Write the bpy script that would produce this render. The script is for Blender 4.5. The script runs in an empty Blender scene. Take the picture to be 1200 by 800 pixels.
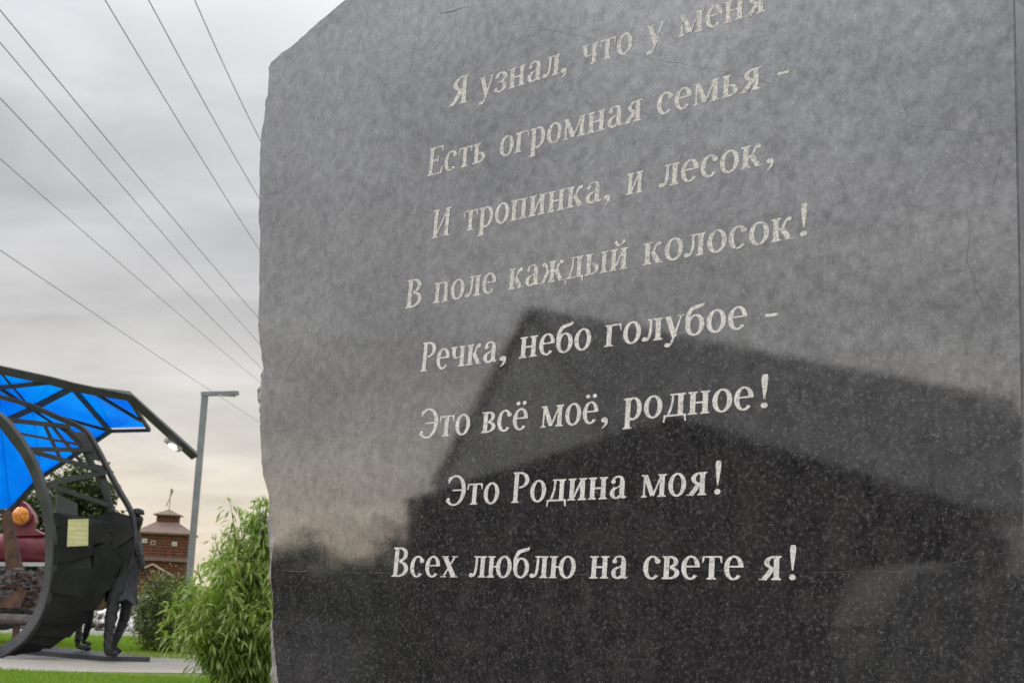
import bpy, bmesh, math, random
from mathutils import Vector, Matrix
random.seed(7)
R = math.radians
scene = bpy.context.scene
COL = scene.collection

# ------------------------------------------------------------------ camera
F_PX = 1623.0                    # focal length in pixels of the 1200 px wide photo
EYE = 1.30
TILT = math.atan(0.045)          # the hand-held camera is rolled a little
PITCH = math.atan(300.2 / F_PX)
C0 = Vector((0, 0, EYE))
fw = Vector((0, math.cos(PITCH), math.sin(PITCH)))
u0 = Vector((0, -math.sin(PITCH), math.cos(PITCH)))
r0 = Vector((1, 0, 0))
rt = math.cos(TILT) * r0 + math.sin(TILT) * u0
up = -math.sin(TILT) * r0 + math.cos(TILT) * u0
cd = bpy.data.cameras.new('camera')
cam = bpy.data.objects.new('camera', cd); COL.objects.link(cam)
cam.matrix_world = Matrix(((rt.x, up.x, -fw.x, C0.x), (rt.y, up.y, -fw.y, C0.y), (rt.z, up.z, -fw.z, C0.z), (0, 0, 0, 1)))
cd.sensor_width = 36; cd.sensor_fit = 'HORIZONTAL'; cd.lens = F_PX / 1200 * 36
cd.clip_start = 0.05; cd.clip_end = 3000
cd.dof.use_dof = True; cd.dof.focus_distance = 2.35; cd.dof.aperture_fstop = 20.0
scene.camera = cam

# ------------------------------------------------------------------ sky, sun, exposure
SUN_EL, SUN_AZ = R(48), R(-62)
scene.view_settings.view_transform = 'Standard'
scene.view_settings.look = 'None'
scene.view_settings.exposure = 0.0
scene.view_settings.gamma = 1.0
W = bpy.data.worlds.new('World'); scene.world = W; W.use_nodes = True
nt = W.node_tree; nt.nodes.clear()
def wn(t, **k):
    n = nt.nodes.new(t)
    for a, b in k.items(): setattr(n, a, b)
    return n
def wmath(op, a, b=None, c=None, clamp=False):
    n = wn('ShaderNodeMath', operation=op, use_clamp=clamp)
    for i, v in enumerate((a, b, c)):
        if v is None: continue
        if isinstance(v, (int, float)): n.inputs[i].default_value = v
        else: nt.links.new(v, n.inputs[i])
    return n.outputs[0]
tc = wn('ShaderNodeTexCoord')
sep = wn('ShaderNodeSeparateXYZ'); nt.links.new(tc.outputs['Generated'], sep.inputs[0])
zc = wmath('MAXIMUM', sep.outputs[2], 0.0)
den = wmath('ADD', zc, 0.22)
cx = wmath('DIVIDE', sep.outputs[0], den); cy = wmath('DIVIDE', sep.outputs[1], den)
comb = wn('ShaderNodeCombineXYZ'); nt.links.new(cx, comb.inputs[0]); nt.links.new(cy, comb.inputs[1])
mp = wn('ShaderNodeMapping'); mp.inputs['Scale'].default_value = (1.0, 1.7, 1); mp.inputs['Rotation'].default_value = (0, 0, 0.35)
nt.links.new(comb.outputs[0], mp.inputs[0])
n1 = wn('ShaderNodeTexNoise'); n1.inputs['Scale'].default_value = 2.1; n1.inputs['Detail'].default_value = 7; n1.inputs['Roughness'].default_value = 0.52; n1.inputs['Distortion'].default_value = 0.5
nt.links.new(mp.outputs[0], n1.inputs['Vector'])
n2 = wn('ShaderNodeTexNoise'); n2.inputs['Scale'].default_value = 0.55; n2.inputs['Detail'].default_value = 3
nt.links.new(mp.outputs[0], n2.inputs['Vector'])
cl = wmath('MULTIPLY_ADD', wmath('ADD', n1.outputs[0], wmath('MULTIPLY', n2.outputs[0], 0.7)), 0.88, 0.27)
ramp = wn('ShaderNodeValToRGB'); ramp.color_ramp.interpolation = 'B_SPLINE'
els = ramp.color_ramp.elements
SK = [(0.0, (0.42, 0.35, 0.265)), (0.045, (0.415, 0.366, 0.298)), (0.10, (0.345, 0.325, 0.298)), (0.17, (0.308, 0.302, 0.298)), (0.30, (0.330, 0.333, 0.343)), (0.42, (0.40, 0.406, 0.424)), (1.0, (1.12, 1.12, 1.13))]
els[0].position, els[0].color = SK[0][0], SK[0][1] + (1,)
els[1].position, els[1].color = SK[-1][0], SK[-1][1] + (1,)
for p, c in SK[1:-1]:
    e = els.new(p); e.color = c + (1,)
nt.links.new(zc, ramp.inputs[0])
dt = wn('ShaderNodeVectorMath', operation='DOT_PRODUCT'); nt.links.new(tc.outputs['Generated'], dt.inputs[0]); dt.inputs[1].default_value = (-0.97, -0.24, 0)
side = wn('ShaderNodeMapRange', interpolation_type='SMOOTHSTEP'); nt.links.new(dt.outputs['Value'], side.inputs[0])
side.inputs[1].default_value = 0.30; side.inputs[2].default_value = 0.92; side.inputs[3].default_value = 2.0; side.inputs[4].default_value = 4.15  # extra sky brightness added out of frame on the left, lifting the stone's reflection
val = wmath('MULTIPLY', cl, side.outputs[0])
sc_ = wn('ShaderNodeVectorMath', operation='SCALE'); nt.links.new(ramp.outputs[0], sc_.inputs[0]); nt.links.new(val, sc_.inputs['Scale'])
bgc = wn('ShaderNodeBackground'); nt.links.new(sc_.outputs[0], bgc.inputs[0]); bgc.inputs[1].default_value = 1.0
sky = wn('ShaderNodeTexSky', sky_type='NISHITA', sun_disc=False, sun_elevation=SUN_EL, sun_rotation=SUN_AZ)
bgs = wn('ShaderNodeBackground'); nt.links.new(sky.outputs[0], bgs.inputs[0]); bgs.inputs[1].default_value = 0.08
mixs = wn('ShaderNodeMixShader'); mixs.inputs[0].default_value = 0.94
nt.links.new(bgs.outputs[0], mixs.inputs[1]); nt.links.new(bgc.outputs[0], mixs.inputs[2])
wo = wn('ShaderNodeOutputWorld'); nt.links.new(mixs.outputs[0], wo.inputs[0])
sd = bpy.data.lights.new('sun', 'SUN'); sd.energy = 1.5; sd.angle = R(14); sd.color = (1.0, 0.94, 0.85)
so = bpy.data.objects.new('sun', sd); COL.objects.link(so)
sdir = Vector((math.sin(SUN_AZ) * math.cos(SUN_EL), math.cos(SUN_AZ) * math.cos(SUN_EL), math.sin(SUN_EL)))
so.rotation_euler = (-sdir).to_track_quat('-Z', 'Y').to_euler(); so.location = (0, 0, 30)

# ------------------------------------------------------------------ pixel helpers
def ray(px, py): return fw + rt * ((px - 600) / F_PX) - up * ((py - 400) / F_PX)
def hor(px): return 678 + 0.045 * (px - 100)
def P(px, py, d):
    r = ray(px, py); return C0 + r * (d / r.y)
def G(px, py, z=0.0):
    r = ray(px, py); return C0 + r * ((z - EYE) / r.z)
# plane of the polished stone face: runs left and away, plumb
HL = ray(-1261, hor(-1261)); HL.z = 0; HL.normalize()
ZU = Vector((0, 0, 1))
NS = Vector((-HL.y, HL.x, 0))
if NS.y > 0: NS = -NS                       # faces the camera
PS = C0 + ray(700, 690) * 2.2
def S(px, py, off=0.0):
    r = ray(px, py); t = (PS - C0).dot(NS) / r.dot(NS)
    return C0 + r * t + NS * off
def mirror(p): return p - NS * (2 * (p - PS).dot(NS))
def V(px, py, d): return mirror(P(px, py, d))

# ------------------------------------------------------------------ object helpers
def link(name, me, m=None, parent=None):
    o = bpy.data.objects.new(name, me); COL.objects.link(o)
    if m is not None:
        for mm in (m if isinstance(m, (list, tuple)) else [m]): me.materials.append(mm)
    if parent is not None:
        o.parent = parent
        p = parent; off = Vector((0, 0, 0))
        while p is not None: off += p.location; p = p.parent
        o.location = -off
    return o
def obj(name, bm, m=None, parent=None, smooth=False):
    me = bpy.data.meshes.new(name); bmesh.ops.recalc_face_normals(bm, faces=bm.faces); bm.to_mesh(me); bm.free()
    if smooth:
        for p in me.polygons: p.use_smooth = True
    return link(name, me, m, parent)
def raw(name, verts, faces, m=None, parent=None, smooth=False, mats=None):
    me = bpy.data.meshes.new(name); me.from_pydata([tuple(v) for v in verts], [], faces); me.update()
    o = link(name, me, m, parent)
    if mats: me.polygons.foreach_set('material_index', mats)
    if smooth:
        for p in me.polygons: p.use_smooth = True
    return o
def tag(o, label=None, cat=None, group=None, kind=None):
    for k, v in (('label', label), ('category', cat), ('group', group), ('kind', kind)):
        if v: o[k] = v
    return o
def thing(name, loc, label, cat, group=None):
    o = bpy.data.objects.new(name, None); COL.objects.link(o); o.location = loc; o.empty_display_size = 0.2
    return tag(o, label, cat, group)
def hexa(bm, pts):
    vs = [bm.verts.new(p) for p in pts]
    for f in ((0, 1, 2, 3), (7, 6, 5, 4), (0, 4, 5, 1), (1, 5, 6, 2), (2, 6, 7, 3), (3, 7, 4, 0)): bm.faces.new([vs[i] for i in f])
    return vs
def box(bm, c, sx, sy, sz, rz=0.0, ax=None):
    c = Vector(c); a = Vector((math.cos(rz), math.sin(rz), 0)) if ax is None else ax
    b = Vector((-a.y, a.x, 0)); z = ZU
    pts = []
    for k in (-.5, .5):
        for i, j in ((-.5, -.5), (.5, -.5), (.5, .5), (-.5, .5)): pts.append(c + a * i * sx + b * j * sy + z * k * sz)
    return hexa(bm, pts)
def slabq(bm, q, th, nrm=None):             # quad/poly given thickness
    q = [Vector(p) for p in q]
    n = (q[1] - q[0]).cross(q[2] - q[0]).normalized() if nrm is None else nrm
    a = [bm.verts.new(p + n * th / 2) for p in q]; b = [bm.verts.new(p - n * th / 2) for p in q]
    bm.faces.new(a); bm.faces.new(b[::-1])
    for i in range(len(q)): bm.faces.new((a[i], b[i], b[(i + 1) % len(q)], a[(i + 1) % len(q)]))
def bar(bm, p, q, w, h=None, ref=ZU):       # rectangular bar
    p, q = Vector(p), Vector(q); h = h or w
    d = (q - p).normalized(); s = d.cross(ref)
    if s.length < 1e-3: s = d.cross(Vector((0, 1, 0)))
    s.normalize(); t = s.cross(d)
    pts = []
    for e in (p, q):
        for i, j in ((-.5, -.5), (.5, -.5), (.5, .5), (-.5, .5)): pts.append(e + s * i * w + t * j * h)
    hexa(bm, pts)
def sweep(bm, pts, w, h, ref, closed=False): # rectangular section along a polyline
    pts = [Vector(p) for p in pts]; rings = []
    for i, p in enumerate(pts):
        d = (pts[min(i + 1, len(pts) - 1)] - pts[max(i - 1, 0)]).normalized()
        s = ref - d * ref.dot(d); s.normalize(); t = d.cross(s)
        rings.append([bm.verts.new(p + s * a * w + t * b * h) for a, b in ((-.5, -.5), (.5, -.5), (.5, .5), (-.5, .5))])
    for A, B in zip(rings, rings[1:]):
        for k in range(4): bm.faces.new((A[k], A[(k + 1) % 4], B[(k + 1) % 4], B[k]))
    bm.faces.new(rings[0][::-1]); bm.faces.new(rings[-1])
def tube(bm, pts, rad, n=8):
    pts = [Vector(p) for p in pts]; rings = []
    for i, p in enumerate(pts):
        d = (pts[min(i + 1, len(pts) - 1)] - pts[max(i - 1, 0)]).normalized()
        ref = ZU if abs(d.z) < .9 else Vector((1, 0, 0))
        s = d.cross(ref).normalized(); t = s.cross(d)
        r = rad[i] if isinstance(rad, (list, tuple)) else rad
        rings.append([bm.verts.new(p + (s * math.cos(2 * math.pi * k / n) + t * math.sin(2 * math.pi * k / n)) * r) for k in range(n)])
    for A, B in zip(rings, rings[1:]):
        for k in range(n): bm.faces.new((A[k], A[(k + 1) % n], B[(k + 1) % n], B[k]))
    bm.faces.new(rings[0][::-1]); bm.faces.new(rings[-1])
def catmull(pts, n=6):
    out = []
    for i in range(len(pts) - 1):
        p0, p1, p2, p3 = pts[max(i - 1, 0)], pts[i], pts[i + 1], pts[min(i + 2, len(pts) - 1)]
        for k in range(n):
            t = k / n
            out.append(tuple(0.5 * (2 * b + (c - a) * t + (2 * a - 5 * b + 4 * c - d) * t * t + (-a + 3 * b - 3 * c + d) * t ** 3) for a, b, c, d in zip(p0, p1, p2, p3)))
    out.append(tuple(pts[-1])); return out

# ------------------------------------------------------------------ materials
class M:
    def __init__(s, name):
        s.m = bpy.data.materials.new(name); s.m.use_nodes = True; s.t = s.m.node_tree; s.b = s.t.nodes['Principled BSDF']; s.out = s.t.nodes['Material Output']
    def n(s, t, **k):
        x = s.t.nodes.new(t)
        for a, b in k.items(): setattr(x, a, b)
        return x
    def l(s, a, b): s.t.links.new(a, b)
    def noise(s, scale, detail=4, rough=0.55, vec=None, dist=0.0, coord='Object'):
        x = s.n('ShaderNodeTexNoise'); x.inputs['Scale'].default_value = scale; x.inputs['Detail'].default_value = detail
        x.inputs['Roughness'].default_value = rough; x.inputs['Distortion'].default_value = dist
        if vec is None:
            if not hasattr(s, 'tc'): s.tc = s.n('ShaderNodeTexCoord')
            vec = s.tc.outputs[coord]
        s.l(vec, x.inputs['Vector']); return x.outputs['Fac']
    def ramp(s, fac, stops):
        x = s.n('ShaderNodeValToRGB'); e = x.color_ramp.elements
        e[0].position, e[0].color = stops[0][0], tuple(stops[0][1]) + (1,)
        e[1].position, e[1].color = stops[-1][0], tuple(stops[-1][1]) + (1,)
        for p, c in stops[1:-1]:
            y = e.new(p); y.color = tuple(c) + (1,)
        s.l(fac, x.inputs[0]); return x.outputs[0]
    def rng(s, fac, a, b, c, d):
        x = s.n('ShaderNodeMapRange'); s.l(fac, x.inputs[0])
        for i, v in enumerate((a, b, c, d)): x.inputs[i + 1].default_value = v
        return x.outputs[0]
    def mix(s, fac, a, b, mode='MIX'):
        x = s.n('ShaderNodeMix', data_type='RGBA', blend_type=mode)
        for i, v in ((0, fac), (6, a), (7, b)):
            if isinstance(v, (int, float)): x.inputs[i].default_value = v
            elif isinstance(v, tuple): x.inputs[i].default_value = v + (1,)
            else: s.l(v, x.inputs[i])
        return x.outputs[2]
    def bump(s, fac, strength=0.3, dist=0.01):
        x = s.n('ShaderNodeBump'); x.inputs['Strength'].default_value = strength; x.inputs['Distance'].default_value = dist
        s.l(fac, x.inputs['Height']); s.l(x.outputs[0], s.b.inputs['Normal'])
    def set(s, **k):
        for a, v in k.items():
            i = s.b.inputs[{'col': 'Base Color', 'rough': 'Roughness', 'metal': 'Metallic', 'spec': 'Specular IOR Level', 'ior': 'IOR', 'ecol': 'Emission Color', 'estr': 'Emission Strength', 'coat': 'Coat Weight', 'alpha': 'Alpha'}[a]]
            if isinstance(v, (int, float)): i.default_value = v
            elif isinstance(v, tuple): i.default_value = v + (1,)
            else: s.l(v, i)
        return s
def simple(name, c1, c2, scale=6, rough=0.6, metal=0.0, bump=0.0, spec=0.5):
    m = M(name); f = m.noise(scale, 5); m.set(col=m.ramp(f, [(0.35, c1), (0.65, c2)]), rough=rough, metal=metal, spec=spec)
    if bump: m.bump(m.noise(scale * 6, 4), bump, 0.02)
    return m.m
def leafmat(name, stops, trans=0.35, rough=0.45):
    m = M(name); g = m.n('ShaderNodeNewGeometry')
    col = m.ramp(g.outputs['Random Per Island'], stops)
    m.set(col=col, rough=rough, spec=0.5)
    tr = m.n('ShaderNodeBsdfTranslucent'); m.l(m.mix(1.0, col, (1.0, 1.25, 0.55), 'MULTIPLY'), tr.inputs[0])
    ms = m.n('ShaderNodeMixShader'); ms.inputs[0].default_value = trans
    m.l(m.b.outputs[0], ms.inputs[1]); m.l(tr.outputs[0], ms.inputs[2]); m.l(ms.outputs[0], m.out.inputs[0])
    return m.m

def mat_polished():
    m = M('polished_granite')
    grain = m.noise(160, 4, 0.78); fine = m.noise(420, 2, 0.6); blot = m.noise(34, 6, 0.68); big = m.noise(4.5, 4, 0.5)
    streak = m.n('ShaderNodeMapping'); m.l(m.tc.outputs['Object'], streak.inputs[0]); streak.inputs['Scale'].default_value = (14, 14, 1.6)
    stk = m.noise(1.0, 5, 0.6, vec=streak.outputs[0])
    base = m.ramp(grain, [(0.30, (0.009, 0.0088, 0.0094)), (0.50, (0.0235, 0.0225, 0.0238)), (0.60, (0.055, 0.053, 0.055)), (0.72, (0.19, 0.185, 0.185))])
    v = m.n('ShaderNodeTexVoronoi'); v.inputs['Scale'].default_value = 290; m.l(m.tc.outputs['Object'], v.inputs['Vector'])
    sepc = m.n('ShaderNodeSeparateColor'); m.l(v.outputs['Color'], sepc.inputs[0])
    pick = m.rng(sepc.outputs[0], 0.93, 0.95, 0, 1); near = m.rng(v.outputs['Distance'], 0.10, 0.42, 1, 0)
    mu = m.n('ShaderNodeMath', operation='MULTIPLY'); m.l(pick, mu.inputs[0]); m.l(near, mu.inputs[1])
    base = m.mix(mu.outputs[0], base, (0.17, 0.166, 0.163))
    # thin film of dust and dried rain
    ds = m.n('ShaderNodeMath', operation='MULTIPLY'); m.l(m.rng(blot, 0.42, 0.66, 0.0, 0.85), ds.inputs[0]); m.l(m.rng(big, 0.3, 0.7, 0.3, 1.0), ds.inputs[1])
    ds2 = m.n('ShaderNodeMath', operation='MULTIPLY_ADD'); m.l(m.rng(stk, 0.45, 0.75, 0, 0.34), ds2.inputs[0]); ds2.inputs[1].default_value = 1.0; m.l(ds.outputs[0], ds2.inputs[2])
    dust = m.n('ShaderNodeMath', operation='MULTIPLY'); m.l(ds2.outputs[0], dust.inputs[0]); dust.inputs[1].default_value = 0.26
    base = m.mix(dust.outputs[0], base, (0.15, 0.145, 0.135))
    m.set(col=base, ior=2.15, rough=m.rng(blot, 0.3, 0.7, 0.028, 0.062), spec=m.rng(m.noise(48, 6, 0.72), 0.32, 0.68, 0.36, 0.66))
    m.bump(fine, 0.004, 0.001)
    return m.m
def mat_rock():
    m = M('broken_granite'); a = m.noise(22, 8, 0.7); b = m.noise(140, 4)
    m.set(col=m.mix(m.rng(b, .4, .7, 0, .6), m.ramp(a, [(0.3, (0.10, 0.096, 0.09)), (0.5, (0.30, 0.285, 0.265)), (0.7, (0.55, 0.52, 0.48))]), (0.33, 0.32, 0.30)), rough=0.85, spec=0.3)
    m.bump(a, 0.9, 0.02); return m.m
def mat_letter(name, lo, mid, hi):
    m = M(name); a = m.noise(210, 4, 0.7); b = m.noise(30, 4)
    c = m.ramp(a, [(0.32, lo), (0.47, mid), (0.64, hi)])
    m.set(col=m.mix(m.rng(b, .35, .7, 0, .22), c, (0.30, 0.29, 0.27)), rough=0.9, spec=0.15); m.bump(a, 0.5, 0.002); return m.m
def mat_logs(name, c1, c2, pitch):
    m = M(name); w = m.n('ShaderNodeTexWave', wave_type='BANDS', bands_direction='Z', wave_profile='SIN'); tcx = m.n('ShaderNodeTexCoord'); m.tc = tcx
    m.l(tcx.outputs['Object'], w.inputs[0]); w.inputs['Scale'].default_value = 1 / pitch / 3.18; w.inputs['Distortion'].default_value = 0.4; w.inputs['Detail'].default_value = 1
    n = m.noise(2.2, 6); m.set(col=m.mix(m.rng(w.outputs[0], 0, 0.35, 0.55, 0), m.ramp(n, [(0.3, c1), (0.7, c2)]), (0.02, 0.013, 0.010)), rough=0.8, spec=0.2)
    m.bump(w.outputs[0], 0.8, 0.06); return m.m
def mat_ground():
    m = M('lawn'); a = m.noise(0.5, 5); b = m.noise(22, 5, 0.7)
    c = m.ramp(a, [(0.3, (0.12, 0.20, 0.022)), (0.55, (0.16, 0.25, 0.028)), (0.75, (0.20, 0.27, 0.045))])
    m.set(col=m.mix(m.rng(b, 0.35, 0.7, 0.0, 0.55), c, (0.05, 0.085, 0.015)), rough=0.9, spec=0.15); m.bump(b, 0.8, 0.05); return m.m
def mat_path():
    m = M('concrete_paving'); a = m.noise(1.1, 6, 0.6); b = m.noise(60, 4)
    br = m.n('ShaderNodeTexBrick'); m.l(m.tc.outputs['Object'], br.inputs['Vector']); br.inputs['Scale'].default_value = 1.0
    br.inputs['Mortar Size'].default_value = 0.008; br.inputs['Brick Width'].default_value = 0.4; br.inputs['Row Height'].default_value = 0.2
    br.inputs['Color1'].default_value = (0.25, 0.232, 0.205, 1); br.inputs['Color2'].default_value = (0.30, 0.275, 0.24, 1); br.inputs['Mortar'].default_value = (0.15, 0.14, 0.125, 1)
    c = m.mix(m.rng(a, 0.35, 0.7, 0, 0.5), br.outputs[0], (0.19, 0.178, 0.158)); m.set(col=m.mix(m.rng(b, .3, .7, 0, .25), c, (0.45, 0.42, 0.38)), rough=0.85); return m.m
def mat_panel():
    m = M('blue_polycarbonate'); a = m.noise(0.7, 3)
    c = m.ramp(a, [(0.35, (0.002, 0.34, 0.88)), (0.65, (0.004, 0.55, 0.98))])
    m.set(col=m.mix(1.0, c, (0.5, 0.6, 0.75), 'MULTIPLY'), rough=0.25, spec=0.5)
    tr = m.n('ShaderNodeBsdfTranslucent'); m.l(c, tr.inputs[0])
    ms = m.n('ShaderNodeMixShader'); ms.inputs[0].default_value = 0.72; m.l(m.b.outputs[0], ms.inputs[1]); m.l(tr.outputs[0], ms.inputs[2]); m.l(ms.outputs[0], m.out.inputs[0]); return m.m
def emat(name, col, e, st):
    m = M(name); m.set(col=col, ecol=e, estr=st, rough=0.3); return m.m
def mat_notice():
    m = M('yellowed_notice'); tcx = m.n('ShaderNodeTexCoord'); m.tc = tcx
    w = m.n('ShaderNodeTexWave', wave_type='BANDS', bands_direction='Z'); m.l(tcx.outputs['Object'], w.inputs[0]); w.inputs['Scale'].default_value = 4.2; w.inputs['Distortion'].default_value = 1.5; w.inputs['Detail'].default_value = 3
    m.set(col=m.mix(m.rng(w.outputs[0], 0.55, 0.9, 0, 0.22), m.ramp(m.noise(9, 4), [(0.3, (0.50, 0.47, 0.22)), (0.7, (0.66, 0.63, 0.36))]), (0.25, 0.25, 0.14)), rough=0.7); return m.m
POL, ROCK = mat_polished(), mat_rock()
LET = mat_letter('engraved_letter', (0.30, 0.285, 0.265), (0.72, 0.695, 0.655), (0.90, 0.87, 0.825))
WORN = mat_letter('worn_engraved_letter', (0.22, 0.212, 0.20), (0.62, 0.60, 0.55), (0.86, 0.83, 0.77))
STEEL = simple('dark_grey_steel', (0.027, 0.029, 0.035), (0.050, 0.052, 0.060), 3, 0.5, 0.0, 0.05)
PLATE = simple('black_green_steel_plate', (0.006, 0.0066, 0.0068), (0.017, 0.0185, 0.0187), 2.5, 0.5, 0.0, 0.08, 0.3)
GREYP = simple('slate_grey_sheet', (0.06, 0.065, 0.07), (0.09, 0.095, 0.10), 2, 0.55)
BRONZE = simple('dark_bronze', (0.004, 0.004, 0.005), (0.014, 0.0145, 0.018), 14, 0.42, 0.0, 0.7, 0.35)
BRONZB = simple('blue_black_bronze', (0.006, 0.008, 0.014), (0.022, 0.028, 0.046), 12, 0.42, 0.0, 0.6, 0.4)
GALV = simple('galvanised_steel', (0.30, 0.31, 0.325), (0.38, 0.39, 0.405), 5, 0.5, 0.2)
LAMPP = simple('grey_painted_steel', (0.19, 0.20, 0.215), (0.25, 0.26, 0.275), 4, 0.5)
WOODB = simple('brown_timber', (0.055, 0.027, 0.016), (0.13, 0.062, 0.036), 8, 0.7, 0.0, 0.4)
WOODG = simple('weathered_timber', (0.055, 0.046, 0.050), (0.17, 0.14, 0.135), 9, 0.7, 0.0, 0.4)
WINE = simple('wine_red_paint', (0.16, 0.022, 0.036), (0.24, 0.042, 0.060), 4, 0.35)
WHITE = simple('white_paint', (0.55, 0.54, 0.51), (0.72, 0.71, 0.68), 4, 0.7)
BARK = simple('bark', (0.045, 0.035, 0.026), (0.11, 0.09, 0.065), 18, 0.9, 0.0, 0.7)
LOGS = mat_logs('red_brown_logs', (0.105, 0.042, 0.030), (0.19, 0.078, 0.054), 0.32)
SHING = simple('wood_shingle_roof', (0.12, 0.082, 0.070), (0.22, 0.155, 0.135), 5, 0.85, 0.0, 0.5)
TRIMW = simple('pale_trim', (0.38, 0.30, 0.25), (0.50, 0.41, 0.34), 5, 0.7)
WIRE = simple('weathered_cable', (0.16, 0.16, 0.165), (0.22, 0.22, 0.225), 2, 0.6)
GLASS = simple('window_glass', (0.02, 0.022, 0.025), (0.04, 0.042, 0.047), 3, 0.08, 0.0, 0.0, 0.8)
CARW = simple('silver_car_paint', (0.50, 0.51, 0.52), (0.58, 0.59, 0.60), 1, 0.25, 0.3)
RUB = simple('tyre_rubber', (0.012, 0.012, 0.012), (0.022, 0.022, 0.022), 10, 0.85)
LAWN, PAVE, PANEL, NOTICE = mat_ground(), mat_path(), mat_panel(), mat_notice()
LAMPW = emat('lit_lamp', (0.8, 0.8, 0.8), (1.0, 0.97, 0.9), 2.2)
am = M('amber_lamp_glass'); am.set(col=am.ramp(am.noise(14, 4, 0.7), [(0.36, (0.50, 0.11, 0.012)), (0.5, (0.80, 0.27, 0.05)), (0.66, (0.95, 0.52, 0.20))]), rough=0.15, ecol=(1.0, 0.40, 0.08), estr=0.06); AMBER = am.m
ASPH = simple('asphalt', (0.045, 0.045, 0.046), (0.075, 0.074, 0.072), 7, 0.85, 0.0, 0.3)
YARD = simple('dark_asphalt', (0.030, 0.029, 0.030), (0.055, 0.053, 0.054), 3, 0.95, 0.0, 0.3, 0.08)
WILLOW = leafmat('willow_leaf', [(0, (0.11, 0.17, 0.03)), (0.35, (0.20, 0.285, 0.055)), (0.75, (0.30, 0.375, 0.095)), (0.97, (0.42, 0.47, 0.21)), (1, (0.40, 0.33, 0.12))], 0.42, 0.38)
SHRUB = leafmat('shrub_leaf', [(0, (0.08, 0.11, 0.028)), (0.5, (0.14, 0.175, 0.045)), (1, (0.21, 0.245, 0.085))], 0.3)
TREEL = leafmat('tree_leaf', [(0, (0.035, 0.055, 0.022)), (0.5, (0.06, 0.085, 0.030)), (1, (0.11, 0.125, 0.055))], 0.3)
PURPL = leafmat('purple_leaf', [(0, (0.03, 0.013, 0.016)), (1, (0.08, 0.035, 0.036))], 0.2)
BLADE = leafmat('grass_blade', [(0, (0.14, 0.23, 0.02)), (0.6, (0.20, 0.31, 0.03)), (1, (0.30, 0.38, 0.08))], 0.35, 0.5)

# ------------------------------------------------------------------ ground, road, path
def gz(y): return 0.0 if y < 34.2 else (-0.5 if y > 36.5 else -0.5 * (y - 34.2) / 2.3)
xs = [-900, -300, -120, -60, -40, -25, -15, -8, -4, 0, 4, 10, 25, 60, 150, 400, 900]
ys = [-900, -200, -60, -20, -5, 0, 5, 10, 15, 20, 25, 30, 34.2, 35, 36, 36.5, 45, 70, 150, 400, 1500]
vv = [(x, y, gz(y)) for y in ys for x in xs]; nx = len(xs)
ff = [(j * nx + i, j * nx + i + 1, (j + 1) * nx + i + 1, (j + 1) * nx + i) for j in range(len(ys) - 1) for i in range(nx - 1)]
tag(raw('ground', vv, ff, LAWN), kind='structure')
rd = []
for x in (-900, -60, 0, 900):
    rd += [(x, 37.2, -0.49), (x, 52, -0.49)]
tag(raw('road', rd, [(0, 2, 3, 1), (2, 4, 5, 3), (4, 6, 7, 5)], ASPH), kind='structure')
yd = [(-70, -45, .008), (9, -45, .008), (9, 8, .008), (-70, 8, .008)]
tag(raw('added_asphalt_yard', yd, [(0, 1, 2, 3)], YARD), kind='structure')  # added out of view: darkens the mirrored ground, cuts green bounce on the letters
# path across the lawn (its edges as the photo shows them), 60 mm thick slab of paving
near = [G(-260, 776), G(0, 786), G(120, 788), G(240, 789), G(420, 792)]
far = [G(-260, 752), G(0, 761), G(100, 763), G(200, 765.5), G(420, 768)]
bm = bmesh.new()
for i in range(len(near) - 1):
    hexa(bm, [Vector((p.x, p.y, z)) for z in (-0.05, 0.012) for p in (near[i], near[i + 1], far[i + 1], far[i])])
bmesh.ops.remove_doubles(bm, verts=bm.verts, dist=1e-4)
tag(obj('path', bm, PAVE), kind='structure')
bm = bmesh.new()
for p, q in ((G(-260, 734, 0.06), G(130, 742.5, 0.06)), (G(130, 742.5, 0.06), G(420, 753, 0.06))):
    box(bm, ((p + q) / 2) - ZU * 0.02, (q - p).length, 0.14, 0.16, ax=(q - p).normalized())
tag(obj('kerb', bm, WHITE), kind='structure')

# ------------------------------------------------------------------ the granite monument
root = thing('granite_monument', (S(760, 690).x, S(760, 690).y, 0), 'tall dark polished granite slab engraved with eight lines of pale Cyrillic verse, rough left edge', 'monument')
inner = [(405, 0), (388, 14), (368, 31), (352, 45), (340, 56), (330, 62), (318, 73), (314.5, 79), (315, 92), (314, 108), (310.5, 122), (309.5, 140), (306, 158), (304.5, 180), (303.8, 200), (304, 225), (303, 250), (305, 281), (304, 318), (303.6, 347), (302.5, 372), (303, 384), (304, 397), (306.5, 415), (309, 432), (307.5, 450), (306.4, 467), (305, 484), (304.4, 500), (306.5, 533), (308, 556), (315, 580), (318, 601), (321, 631), (318, 658), (317.5, 680), (320.5, 710), (319, 728), (320, 744), (322, 770), (326, 800)]
outw = [0.5, 1, .6, 1.2, .6, 1, .8, 1.5, 1, .8, 2, 1.5, 1.2, 1.8, 1, 1.6, 1.6, 1.4, 1.2, 1.2, 3, 4.5, 2, 2, 5, 7, 7, 4.5, 2.6, 2, 3, 3.5, 7, 8, 6, 5, 5, 6, 7, 8, 10]
rng = random.Random(3)
pin, pout = [], []
def add(a, b): pin.append(a); pout.append(b)
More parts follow.
